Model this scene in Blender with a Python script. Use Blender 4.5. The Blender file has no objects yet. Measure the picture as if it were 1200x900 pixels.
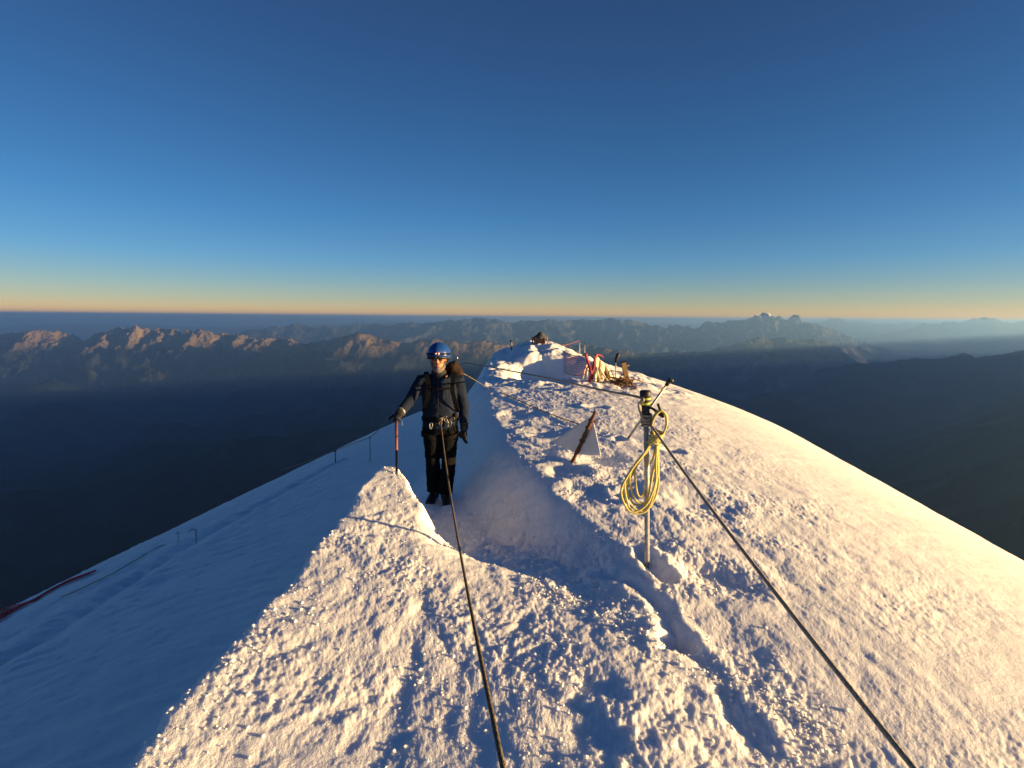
import bpy, bmesh, math, random
import numpy as np
from mathutils import Vector, Matrix, Quaternion

random.seed(7)
SC = bpy.context.scene
COL = SC.collection
R = math.radians
EYE = 1.65
PITCH = math.atan((450 - 372) / 600.0)
ROLL = .0083           # the photograph leans a little: its right side hangs lower
CP, SP = math.cos(PITCH), math.sin(PITCH)
SUN_AZ = R(101.0)      # clockwise from +Y (the view direction)
SUN_EL = R(4.6)

# ------------------------------------------------------------------ helpers
def unroll(px, py):
    dx, dy = px - 600., py - 450.
    return 600. + dx * math.cos(ROLL) + dy * math.sin(ROLL), 450. - dx * math.sin(ROLL) + dy * math.cos(ROLL)

def pt(px, py, Y):
    """point at forward distance Y that the photograph shows at pixel px, py (1200x900)"""
    px, py = unroll(px, py)
    xc = (px - 600) / 600.0
    yc = -(py - 450) / 600.0
    f = CP + yc * SP
    z = -SP + yc * CP
    return Vector((xc / f * Y, Y, z / f * Y + EYE))

def tag(o, label=None, cat=None, group=None, kind=None):
    if label: o['label'] = label
    if cat: o['category'] = cat
    if group: o['group'] = group
    if kind: o['kind'] = kind
    return o

def link(name, me, m=None, parent=None):
    o = bpy.data.objects.new(name, me)
    COL.objects.link(o)
    if m is not None:
        me.materials.clear(); me.materials.append(m)
    if parent is not None: o.parent = parent
    return o

def empty(name, loc, label=None, cat=None, group=None):
    o = bpy.data.objects.new(name, None)
    COL.objects.link(o)
    o.empty_display_size = 0.1
    o.location = loc
    return tag(o, label, cat, group)

def mesh_np(name, verts, quads, smooth=True):
    me = bpy.data.meshes.new(name)
    verts = np.asarray(verts, dtype=np.float32).reshape(-1, 3)
    quads = np.asarray(quads, dtype=np.int32)
    n, k = quads.shape
    me.vertices.add(len(verts)); me.vertices.foreach_set('co', verts.ravel())
    me.loops.add(n * k); me.loops.foreach_set('vertex_index', quads.ravel())
    me.polygons.add(n)
    me.polygons.foreach_set('loop_start', np.arange(0, n * k, k, dtype=np.int32))
    me.polygons.foreach_set('loop_total', np.full(n, k, dtype=np.int32))
    if smooth: me.polygons.foreach_set('use_smooth', np.ones(n, dtype=bool))
    me.update(calc_edges=True)
    return me

def grid_quads(nr, nc, wrap=False):
    i = np.arange(nr - 1)[:, None]
    j = np.arange(nc if wrap else nc - 1)[None, :]
    j2 = (j + 1) % nc
    return np.stack([i * nc + j, i * nc + j2, (i + 1) * nc + j2, (i + 1) * nc + j], -1).reshape(-1, 4)

# gradient noise in numpy ------------------------------------------------
_rs = np.random.RandomState(11)
_P = _rs.permutation(512).astype(np.int32)
_P = np.concatenate([_P, _P])
_A = _rs.rand(512) * 2 * np.pi
_GX, _GY = np.cos(_A).astype(np.float32), np.sin(_A).astype(np.float32)
def pn(x, y, seed=0):
    x = np.asarray(x, dtype=np.float64) + seed * 17.31; y = np.asarray(y, dtype=np.float64) + seed * 9.77
    xi = np.floor(x).astype(np.int64); yi = np.floor(y).astype(np.int64)
    xf = (x - xi).astype(np.float32); yf = (y - yi).astype(np.float32)
    u = xf * xf * xf * (xf * (xf * 6 - 15) + 10); v = yf * yf * yf * (yf * (yf * 6 - 15) + 10)
    def g(ix, iy, dx, dy):
        h = _P[_P[ix & 511] + (iy & 511)]
        return _GX[h] * dx + _GY[h] * dy
    a = g(xi, yi, xf, yf); b = g(xi + 1, yi, xf - 1, yf)
    c = g(xi, yi + 1, xf, yf - 1); d = g(xi + 1, yi + 1, xf - 1, yf - 1)
    return (a + u * (b - a)) * (1 - v) + (c + u * (d - c)) * v * 1.0
def fbm(x, y, o=4, seed=0, gain=.5):
    s = 0; a = 1.0; f = 1.0
    for k in range(o):
        s = s + a * pn(x * f, y * f, seed + k); a *= gain; f *= 2.03
    return s
def billow(x, y, o=3, seed=0, gain=.5):
    s = 0; a = 1.0; f = 1.0
    for k in range(o):
        s = s + a * (np.abs(pn(x * f, y * f, seed + k)) * 2 - .4); a *= gain; f *= 2.07
    return s
def ridged(x, y, o=5, seed=0, gain=.5):
    s = 0; a = 1.0; f = 1.0; w = 1.0
    for k in range(o):
        n = 1 - np.abs(pn(x * f, y * f, seed + k)) * 1.6
        n = np.clip(n, 0, 1) ** 2 * w
        s = s + a * n; w = np.clip(n * 1.6, 0, 1); a *= gain; f *= 2.1
    return s
def sst(e0, e1, x):
    t = np.clip((x - e0) / (e1 - e0), 0, 1)
    return t * t * (3 - 2 * t)
def ip(x, xs, ys):
    return np.interp(x, xs, ys)

# ------------------------------------------------------------------ materials
def mat(name, col, rough=.7, metal=0., spec=.4, noise=0., nscale=20., bump=0., bscale=60., bdist=.01, coords='Object', **kw):
    m = bpy.data.materials.new(name); m.use_nodes = True
    nt = m.node_tree; b = nt.nodes['Principled BSDF']
    b.inputs['Base Color'].default_value = (*col, 1)
    b.inputs['Roughness'].default_value = rough
    b.inputs['Metallic'].default_value = metal
    b.inputs['Specular IOR Level'].default_value = spec
    for k, v in kw.items(): b.inputs[k.replace('_', ' ')].default_value = v
    tc = nt.nodes.new('ShaderNodeTexCoord')
    if noise > 0:
        n = nt.nodes.new('ShaderNodeTexNoise'); n.inputs['Scale'].default_value = nscale; n.inputs['Detail'].default_value = 6
        nt.links.new(tc.outputs[coords], n.inputs['Vector'])
        r = nt.nodes.new('ShaderNodeValToRGB')
        r.color_ramp.elements[0].position = .3; r.color_ramp.elements[1].position = .7
        r.color_ramp.elements[0].color = (*[c * (1 - noise) for c in col], 1)
        r.color_ramp.elements[1].color = (*[min(1, c * (1 + noise)) for c in col], 1)
        nt.links.new(n.outputs['Fac'], r.inputs['Fac']); nt.links.new(r.outputs['Color'], b.inputs['Base Color'])
    if bump > 0:
        n = nt.nodes.new('ShaderNodeTexNoise'); n.inputs['Scale'].default_value = bscale; n.inputs['Detail'].default_value = 5
        nt.links.new(tc.outputs[coords], n.inputs['Vector'])
        bp = nt.nodes.new('ShaderNodeBump'); bp.inputs['Strength'].default_value = bump; bp.inputs['Distance'].default_value = bdist
        nt.links.new(n.outputs['Fac'], bp.inputs['Height']); nt.links.new(bp.outputs['Normal'], b.inputs['Normal'])
    return m

def snow_material():
    m = bpy.data.materials.new('snow'); m.use_nodes = True
    nt = m.node_tree; b = nt.nodes['Principled BSDF']; L = nt.links.new
    b.inputs['Roughness'].default_value = .55
    b.inputs['Subsurface Weight'].default_value = .6; b.inputs['Subsurface Radius'].default_value = (1, .9, .8); b.inputs['Subsurface Scale'].default_value = .035
    b.inputs['Specular IOR Level'].default_value = .25
    tc = nt.nodes.new('ShaderNodeTexCoord')
    n = nt.nodes.new('ShaderNodeTexNoise'); n.inputs['Scale'].default_value = 1.3; n.inputs['Detail'].default_value = 5
    L(tc.outputs['Object'], n.inputs['Vector'])
    r = nt.nodes.new('ShaderNodeValToRGB')
    r.color_ramp.elements[0].position = .3; r.color_ramp.elements[1].position = .7
    r.color_ramp.elements[0].color = (.80, .82, .85, 1); r.color_ramp.elements[1].color = (.88, .885, .895, 1)
    L(n.outputs['Fac'], r.inputs['Fac']); L(r.outputs['Color'], b.inputs['Base Color'])
    # grain: coarse crystals and fine crystals
    n1 = nt.nodes.new('ShaderNodeTexNoise'); n1.inputs['Scale'].default_value = 75; n1.inputs['Detail'].default_value = 4
    n2 = nt.nodes.new('ShaderNodeTexVoronoi'); n2.inputs['Scale'].default_value = 170
    L(tc.outputs['Object'], n1.inputs['Vector']); L(tc.outputs['Object'], n2.inputs['Vector'])
    ad = nt.nodes.new('ShaderNodeMath'); ad.operation = 'MULTIPLY_ADD'; ad.inputs[1].default_value = -.35
    L(n2.outputs['Distance'], ad.inputs[0]); L(n1.outputs['Fac'], ad.inputs[2])
    bp = nt.nodes.new('ShaderNodeBump'); bp.inputs['Strength'].default_value = .4; bp.inputs['Distance'].default_value = .012
    L(ad.outputs[0], bp.inputs['Height']); L(bp.outputs['Normal'], b.inputs['Normal'])
    return m
# ------------------------------------------------------------------ the snow ridge
YE = [0, 1.5, 2.2, 2.8, 3.4, 4.2, 5.5, 8, 12, 18, 26, 60]
XE = [.9, .8, .76, .75, .70, .33, -.08, -.45, -.85, -.8, -.6, -.6]
def seg_d(x, y, P):
    """distance to a polyline and the parameter along it"""
    best = np.full(np.shape(x), 1e9); par = np.zeros(np.shape(x)); s = 0; tot = sum(math.dist(P[i], P[i+1]) for i in range(len(P)-1))
    for (ax, ay), (bx, by) in zip(P[:-1], P[1:]):
        l = math.dist((ax, ay), (bx, by))
        t = np.clip(((x - ax) * (bx - ax) + (y - ay) * (by - ay)) / (l * l), 0, 1)
        d = np.hypot(x - ax - t * (bx - ax), y - ay - t * (by - ay))
        par = np.where(d < best, (s + t * l) / tot, par); best = np.minimum(best, d); s += l
    return best, par

def pxg(px, py, z):
    """where the photograph's pixel meets height z (eye = 0)"""
    px, py = unroll(px, py)
    xc = (px - 600) / 600.0; yc = -(py - 450) / 600.0
    f = CP + yc * SP; zz = -SP + yc * CP
    Y = z / (zz / f)
    return (xc / f * Y, Y)

def snow_base(x, y):
    wob = .10 * fbm(y * .9, x * .15, 3, 51) + .05 * pn(y * 3.1, x * .4, 57)
    xe = ip(y, YE, XE) + wob * sst(2.4, 3.5, y)
    # right hump
    xr = np.clip(x - .3 - .11 * np.clip(y - 3, 0, 9) + .09 * np.clip(y - 13, 0, 12), 0, None); xq = np.minimum(xr, 8.0)
    zr = -1.70 - .040 * xq ** 2 - .003 * np.clip(xq - 2.5, 0, None) ** 3 - 1.3 * (xr - xq)
    zr = zr - .0035 * np.clip(y - 14, 0, None) ** 2 - .006 * np.clip(y - 3, 0, None)
    # low side: trench floor and left flank
    f = ip(y, [0, 1.5, 2.2, 2.7, 3.1, 3.6, 4.2, 5.75, 8, 14, 100], [-1.64, -1.645, -1.675, -1.71, -1.765, -1.87, -2.03, -2.23, -2.50, -3.15, -12.5])
    fl = -1.78 - .113 * y - .0008 * np.clip(y - 20, 0, None) ** 2
    low = f + (fl - f) * sst(-.95, -1.55, x)
    xn = np.clip(-x - .3, 0, None)
    par = .037 * xn ** 2
    par = np.minimum(par, .037 * 16 ** 2 + 1.15 * np.clip(xn - 16, 0, None))
    low = low - par
    # wall
    depth = np.clip(zr - low, 0, None)
    w = .30 + .45 * np.clip(depth, 0, 1.2)
    t = sst(0, 1, (x - (xe - w)) / (w + .22))
    t = t ** .85
    z = low + (zr - low) * t
    # left bank: a bench with a lip at its left, ending in a tip
    xl = -1.30 - .06 * sst(3.2, 1.6, y) + .07 * pn(y * 1.7, 3.3, 61) + .035 * pn(y * 6, 1.3, 63) + .024 * pn(y * 15, x * 3, 64) + .022 * pn(y * 31, x * 9, 65) + .012 * pn(y * 60, x * 30, 62)
    xb = ip(y, [0, 2.0, 3.0, 3.5, 4.2, 5.0, 5.2, 9], [2, 1.0, -.05, -.46, -.76, -1.14, -1.3, -1.3]) + .06 * pn(y * 2.5, 8, 66) + .06 * pn(y * 8, x * 2, 67) + .03 * pn(y * 21, x * 9, 69)
    zb = -1.585 - .085 * np.clip(x + 1.3, 0, 2) + .05 * sst(3.2, 4.8, y) + .018 * (y - 2) * (y < 2) * 0
    soft = ip(y, [0, 2.6, 3.1, 3.4, 3.9, 5.5], [1.6, 1.6, 1.3, .8, .24, .16])
    mb = sst(0, 1, (x - (xl - .16)) / .20) * (1 - sst(0, 1, (x - xb + soft * .4) / soft)) * (1 - sst(4.85, 5.2, y + .1 * pn(x * 5, y * 5, 68)))
    z = np.where(zb > z, z + (zb - z) * mb, z)
    return z, t, mb, xe

KN = pxg(640, 404, -1.86)
GROOVES = []
def groove(P, z, width, depth, rim=0.):
    GROOVES.append(([pxg(a, b, z) for a, b in P], width, depth, rim))
groove([(690, 672), (722, 680), (748, 694), (772, 715), (792, 745), (806, 785)], -1.68, .05, .036, .012)
groove([(786, 742), (800, 766)], -1.66, .08, .06, .01)
groove([(745, 645), (765, 668), (788, 692)], -1.68, .05, .05, .02)
groove([(690, 905), (684, 840), (700, 792)], -1.66, .10, .022, .0)
groove([(445, 905), (462, 840), (480, 790), (496, 735), (492, 690)], -1.66, .05, .007, .0)
groove([(400, 905), (425, 850), (440, 810)], -1.64, .045, .006, .0)
groove([(905, 905), (870, 850), (838, 800), (800, 745)], -1.66, .06, .014, .006)
PITS = [pxg(*q) for q in [(662, 560, -1.68), (700, 548, -1.7), (724, 525, -1.7), (640, 520, -1.72), (690, 590, -1.7), (735, 590, -1.7), (820, 600, -1.75), (655, 470, -1.74), (700, 490, -1.74), (610, 500, -1.74), (790, 540, -1.75), (840, 690, -1.75)]]

TRACK = []
def snow_z(x, y):
    r = np.hypot(x, y)
    z, t, mb, xe = snow_base(x, y)
    fg = (1 - sst(2.6, 4.2, y)) * (1 - sst(1.6, 3.0, x)) * sst(-1.6, -1.2, x)     # trodden foreground
    top = t * (1 - sst(1.5, 4.5, x - .05 * y)) * sst(2.0, 3.2, y)                   # lumpy hump top
    wallm = t * (1 - t) * 4
    bank = mb * sst(1.0, 2.0, y)
    rightf = sst(1.2, 4.0, x)
    rough = np.clip(np.maximum(np.maximum(fg * .8, bank), top), 0, 1) * (1 - .75 * np.clip(wallm, 0, 1))
    near = 1 - sst(9, 22, r)
    u = x + .12 * pn(x * 1.3, y * 1.3, 21); v = y + .12 * pn(x * 1.3, y * 1.3, 22)
    z = z + .017 * fbm(u * 1.1, v * .8, 3, 1) * np.clip(rough + .25, 0, 1)
    bl = billow(u * 3.2, v * 2.4, 3, 5, .55)
    z = z + rough * (.0075 * bl + .006 * fbm(u * 8, v * 6.5, 3, 9) * near)
    # crusty pebbles of snow, patchy
    pat = sst(-.12, .25, pn(x * 1.4, y * 1.4, 13))
    z = z + rough * near * (.010 * np.clip(pn(u * 21, v * 19, 31), 0, 1) * (.3 + pat) + .005 * pn(u * 46, v * 44, 33) * (.4 + pat) + .0025 * pn(u * 95, v * 95, 35) * (r < 6))
    # wind-worn right flank: shallow streaks running down slope, fine crust
    z = z + rightf * near * (.010 * fbm(x * .9 + y * .3, y * 2.2 - x * .7, 3, 41) + .003 * fbm(x * 5 + 1.5 * y, y * 9 - 4 * x, 2, 43) + .0016 * pn(u * 38, v * 38, 45) + .0008 * pn(u * 80, v * 80, 46))
    # left flank: smooth with faint ripples
    leftf = (1 - t) * (1 - mb)
    z = z + leftf * (.02 * fbm(x * .5, y * .5, 3, 71) + .009 * billow(x * 2.5 + y, y * 2.5 - x, 3, 73) * near) + leftf * near * (.005 * fbm(x * 12 + y * 5, y * 12 - x * 5, 3, 75) + .022 * ridged(x * 1.7 + y * .8, y * 4.5 - x * 1.9, 4, 76)) * np.clip(.3 + sst(-2, -5, x), 0, 1)
    # trench floor, lightly trodden
    trench = (1 - t) * (1 - mb) * sst(-1.6, -.8, x) * (1 - sst(6, 9, y))
    z = z + trench * (.02 * billow(x * 5, y * 4, 3, 77) + .006 * pn(x * 30, y * 30, 78))
    z = z + np.clip(wallm, 0, 1) * near * (.018 * fbm(x * 5, y * 8, 4, 79) + .006 * pn(x * 30, y * 36, 80) + .003 * pn(x * 70, y * 70, 82))
    for P, wd, dp, rim in GROOVES:
        d, s = seg_d(x, y, P)
        d = d + (.9 * wd * pn(x * 7, y * 7, 91) + .035 * pn(x * 2.7, y * 2.7, 92)) 
        e = sst(0, .15, s) * (1 - sst(.85, 1, s)) * (.6 + .8 * np.abs(pn(s * 6, 0 * s, 93)) * 1.5)
        z = z - dp * e * np.exp(-(d / wd) ** 2) + rim * e * np.exp(-((d - 1.9 * wd) / (wd * .8)) ** 2)
    for i, (a, b) in enumerate(PITS):
        d = np.hypot(x - a, y - b) + .12 * fbm(x * 4, y * 4, 2, 95)
        k = .16 + .07 * math.sin(i * 2.3)
        z = z - .032 * np.exp(-(d / k) ** 2) + .013 * np.exp(-((d - 1.9 * k) / (.6 * k)) ** 2)
    # trodden track along the left flank
    if TRACK:
        d, s = seg_d(x, y, TRACK)
        z = z - .055 * np.exp(-((d + .06 * pn(x * 3, y * 3, 97)) / .13) ** 2) + .012 * np.exp(-((d - .30) / .14) ** 2)
    # far knoll with a dug-out camp hollow in front of it
    kx, ky = x - .95, y - 17.8
    z = z + .62 * np.exp(-(kx / 1.4) ** 2 - (ky / 2.6) ** 2) * (1 + .3 * fbm(x * 1.2, y * 1.2, 3, 83))
    hx, hy = x - 1.15, y - 14.1
    z = z - .62 * np.exp(-np.clip(hx / 1.0, -9, 9) ** 4 - (hy / 1.25) ** 4)
    cx, cy = x - 2.1, y - 15.3
    z = z + .24 * np.exp(-(cx / .50) ** 4 - (cy / .9) ** 2) * (1 + .4 * fbm(x * 1.5, y * 1.5, 3, 84)) 
    z = z + .10 * sst(9, 13, y) * billow(x * 1.1, y * .9, 3, 87) * t * (1 - sst(3.0, 5.5, x))
    return z + .0225 * y + .0083 * x + EYE

def ground(px, py, z0=-1.7, it=12):
    """intersect a pixel with the snow"""
    px, py = unroll(px, py)
    xc = (px - 600) / 600.0; yc = -(py - 450) / 600.0
    f = CP + yc * SP; zz = -SP + yc * CP
    Y = np.linspace(1.0, 60, 12000)
    g = snow_z(xc / f * Y, Y)
    h = zz / f * Y + EYE - g
    i = int(np.argmax(h < 0)) if (h < 0).any() else int(np.argmin(h))
    return Vector((float(xc / f * Y[i]), float(Y[i]), float(g[i])))
def gz(x, y):
    return float(snow_z(np.array([x], dtype=float), np.array([y], dtype=float))[0])

def lay_track():
    P = [ground(a, b) for a, b in [(-60, 812), (0, 775), (60, 741), (120, 703), (190, 657), (260, 616), (330, 577), (385, 546), (405, 538)]]
    TRACK.extend([(p.x, p.y) for p in P])

def build_snow(mt):
    th = np.concatenate([np.linspace(-52, 52, NC_F), np.linspace(52, 308, NC_B)[1:-1]]) * math.pi / 180
    rr = np.exp(np.linspace(math.log(.3), math.log(110.), NR))
    X = rr[:, None] * np.sin(th)[None, :]; Y = rr[:, None] * np.cos(th)[None, :]
    Z = snow_z(X, Y)
    # behind the camera the ridge simply goes on
    me = mesh_np('snow_ridge', np.stack([X, Y, Z], -1), grid_quads(len(rr), len(th), True)[:, ::-1])
    o = link('snow_ground', me, mt)
    tag(o, kind='structure')
    return o

def build_crumbs(mt):
    """loose grains and clods of snow along the bank, the trench and the trodden crest: nobody could count them"""
    rs = np.random.RandomState(5)
    n = 6500
    y = 1.0 + 7.5 * rs.rand(n) ** 1.5; x = rs.uniform(-1.5, 2.4, n)
    k = rs.rand(n)
    ed = ip(y, [0, 2.0, 3.0, 3.5, 4.2, 5.0, 9], [1.2, 1.2, .1, -.42, -.76, -1.14, -1.3])
    x = np.where(k < .09, -1.33 + rs.normal(0, .07, n), np.where(k < .38, ed + rs.normal(.05, .09, n), np.where(k < .55, ip(y, YE, XE) - .35 + rs.normal(0, .16, n), x)))
    keep = ~((k < .38) & (y > 5.0)); x, y = x[keep], y[keep]
    keep = pn(x * 1.8, y * 1.8, 141) + .25 * rs.rand(len(x)) > .0; x, y = x[keep], y[keep]
    keep = x < 1.25 - .12 * (y > 4) + .25 * rs.rand(len(x)); x, y = x[keep], y[keep]; n = len(x)
    z = snow_z(x, y)
    r = .003 + .0065 * rs.rand(n) ** 4 + .003 * rs.rand(n)
    b = bmesh.new(); bmesh.ops.create_icosphere(b, subdivisions=1, radius=1)
    tv = np.array([v.co[:] for v in b.verts]); tf = np.array([[v.index for v in f.verts] for f in b.faces]); b.free()
    V = tv[None] * (r[:, None, None] * (1 + .35 * rs.normal(0, 1, (n, len(tv), 1)).clip(-1, 1))) * np.array([1, 1, .8])
    V = V + np.stack([x, y, z + r * .35], -1)[:, None, :]
    F = (tf[None] + (np.arange(n) * len(tv))[:, None, None]).reshape(-1, 3)
    o = link('snow_crumbs', mesh_np('snow_crumbs', V.reshape(-1, 3), F), mt)
    return tag(o, kind='stuff')
# ------------------------------------------------------------------ valley, mountains, sky, air
def terrain_material(name, low, rock, snow_alt=None, tree_shade_alt=None, rock_slope=(.55, .8), nscale=.002, rock2=None):
    m = bpy.data.materials.new(name); m.use_nodes = True
    nt = m.node_tree; b = nt.nodes['Principled BSDF']; L = nt.links.new
    b.inputs['Roughness'].default_value = .95; b.inputs['Specular IOR Level'].default_value = .05
    tc = nt.nodes.new('ShaderNodeTexCoord'); ge = nt.nodes.new('ShaderNodeNewGeometry')
    n = nt.nodes.new('ShaderNodeTexNoise'); n.inputs['Scale'].default_value = nscale; n.inputs['Detail'].default_value = 8
    L(tc.outputs['Object'], n.inputs['Vector'])
    def ramp(src, a, b_):
        mr = nt.nodes.new('ShaderNodeMapRange'); mr.inputs[1].default_value = a; mr.inputs[2].default_value = b_
        mr.clamp = True; L(src, mr.inputs[0]); return mr.outputs[0]
    def mix(f, c1, c2):
        x = nt.nodes.new('ShaderNodeMix'); x.data_type = 'RGBA'; L(f, x.inputs['Factor'])
        for k, c in (('A', c1), ('B', c2)):
            s = [q for q in x.inputs if q.name == k and q.type == 'RGBA'][0]
            if isinstance(c, tuple): s.default_value = (*c, 1)
            else: L(c, s)
        return [q for q in x.outputs if q.type == 'RGBA'][0]
    lowc = mix(ramp(n.outputs['Fac'], .35, .65), tuple(c * .4 for c in low), tuple(c * 1.9 for c in low))
    rockc = mix(ramp(n.outputs['Fac'], .3, .7), rock, rock2 or tuple(c * .6 for c in rock))
    sx = nt.nodes.new('ShaderNodeSeparateXYZ'); L(ge.outputs['Normal'], sx.inputs[0])
    sl = nt.nodes.new('ShaderNodeMath'); sl.operation = 'MULTIPLY_ADD'; sl.inputs[1].default_value = .35
    L(n.outputs['Fac'], sl.inputs[0]); L(sx.outputs['Z'], sl.inputs[2])
    col = mix(ramp(sl.outputs[0], rock_slope[1] + .17, rock_slope[0] + .17), lowc, rockc)
    if tree_shade_alt:  # below this height the dark low colour paints woods and slope shade together
        sp = nt.nodes.new('ShaderNodeSeparateXYZ'); L(ge.outputs['Position'], sp.inputs[0])
        a = nt.nodes.new('ShaderNodeMath'); a.operation = 'MULTIPLY_ADD'; a.inputs[1].default_value = 900
        L(n.outputs['Fac'], a.inputs[0]); L(sp.outputs['Z'], a.inputs[2])
        col = mix(ramp(a.outputs[0], tree_shade_alt + 350, tree_shade_alt + 650), lowc, col)
    if snow_alt:
        sp = nt.nodes.new('ShaderNodeSeparateXYZ'); L(ge.outputs['Position'], sp.inputs[0])
        a = nt.nodes.new('ShaderNodeMath'); a.operation = 'MULTIPLY_ADD'; a.inputs[1].default_value = 900
        L(n.outputs['Fac'], a.inputs[0]); L(sp.outputs['Z'], a.inputs[2])
        col = mix(ramp(a.outputs[0], snow_alt + 450, snow_alt + 560), col, (.7, .72, .75))
    L(col, b.inputs['Base Color'])
    nb = nt.nodes.new('ShaderNodeTexNoise'); nb.inputs['Scale'].default_value = nscale * 3; nb.inputs['Detail'].default_value = 9; nb.inputs['Roughness'].default_value = .62
    L(tc.outputs['Object'], nb.inputs['Vector'])
    bp = nt.nodes.new('ShaderNodeBump'); bp.inputs['Strength'].default_value = 1.0; bp.inputs['Distance'].default_value = .22 / nscale
    L(nb.outputs['Fac'], bp.inputs['Height']); L(bp.outputs['Normal'], b.inputs['Normal'])
    return m

VALLEY = -2950.0
def valley_z(X, Y):
    r = np.hypot(X, Y); th = np.arctan2(X, Y)
    # our own mountain falling away, then the valley floor with low hills
    own = -40 - .95 * (r - 40) + 120 * fbm(X / 700, Y / 700, 4, 101)
    flo = VALLEY + 260 * fbm(X / 4200, Y / 4200, 5, 103) + 520 * ridged(X / 4200, Y / 5200, 4, 105) * sst(4000, 9000, r)
    flo = flo - (r / 1000.0) ** 2 * .055           # the earth's curve
    z = np.maximum(own, flo)
    # spur of our mountain on the left, dark wooded ridge
    P = [(-9200, 3300), (-6300, 5600), (-3900, 7600), (-1400, 8600), (2500, 9600), (5000, 11500)]
    d, s = seg_d(X, Y, P)
    hz = ip(s, [0, .25, .45, .65, .85, 1], [-2600, -2100, -1730, -1620, -1900, -2300])
    z = np.maximum(z, hz - .42 * d + 170 * fbm(X / 1500, Y / 1500, 5, 107) - 60)
    P = [(-3900, 3300), (-2800, 4900), (-1500, 6200)]
    d, s = seg_d(X, Y, P)
    z = np.maximum(z, -2250 - .5 * d + 190 * fbm(X / 900, Y / 900, 5, 109))
    # unseen massif added beyond the right frame edge to keep sun off the valley
    P = [(4800, 1700), (8000, 4900), (13000, 9000), (18500, 13500), (24500, 17800), (29500, 22500)]
    d, s = seg_d(X, Y, P)
    hz = ip(s, [0, .15, .35, .6, .85, 1], [-60, 0, 0, 0, 0, -60])
    z = np.maximum(z, hz - .62 * d + 150 * ridged(X / 2600, Y / 2600, 5, 111) - 100)
    return z + EYE

def build_valley(mt):
    th = np.concatenate([np.linspace(-55, 75, 620), np.linspace(75, 305, 160)[1:-1]]) * math.pi / 180
    rr = np.exp(np.linspace(math.log(60.), math.log(135000.), 520))
    X = rr[:, None] * np.sin(th)[None, :]; Y = rr[:, None] * np.cos(th)[None, :]
    global VTOP
    Z = valley_z(X, Y); VTOP = max(60., Z.max()); print('VTOP', VTOP)
    me = mesh_np('valley', np.stack([X, Y, Z], -1), grid_quads(len(rr), len(th), True)[:, ::-1])
    return tag(link('valley_ground', me, mt), kind='structure')

def mountain_range(prof, D, width, mt, nx=420, ny=130, skew=0., amp=.16, base=None, rs=2600., seed=200, jag=.03, power=1.15, dy=0):
    """a range whose crest runs at forward distance D; prof lists where its skyline stands"""
    W = [pt(a, b + dy, D) for a, b in prof]
    xs = np.array([w.x for w in W]); zs = np.array([w.z for w in W])
    base = base if base is not None else VALLEY - 250 - (D / 1000.) ** 2 * .055
    u = np.linspace(xs[0], xs[-1], nx); v = np.linspace(-1, 1, ny)
    U, V = np.meshgrid(u, v)
    top = np.interp(U, xs, zs)
    edge = sst(0, .06, (U - xs[0]) / (xs[-1] - xs[0])) * (1 - sst(.94, 1, (U - xs[0]) / (xs[-1] - xs[0])))
    X = U; Y = D + V * width + skew * (U - u.mean()) + width * .22 * fbm(U / (rs * 1.6), V * 0 + .3, 3, seed + 9)
    H = top - base
    p = np.clip(1 - np.abs(V), 0, 1) ** power
    n = ridged(X / rs, Y / rs, 6, seed) - 1.05
    spur = fbm(X / rs * .7, V * 1.2, 4, seed + 21)
    q = p + amp * n * (1 - p * .85) * sst(0, .25, p) + .20 * spur * p * (1 - p) * 2
    Z = base + H * q + H * jag * fbm(X / rs * 3.5, Y / rs * 3.5, 5, seed + 33, .6) * sst(.3, 1, p)
    Z = base - 300 + (Z - base + 300) * (.2 + .8 * edge) if edge is not None else Z
    me = mesh_np('range', np.stack([X, Y, Z], -1), grid_quads(ny, nx))
    return tag(link('mountain_range', me, mt), kind='structure')

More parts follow.
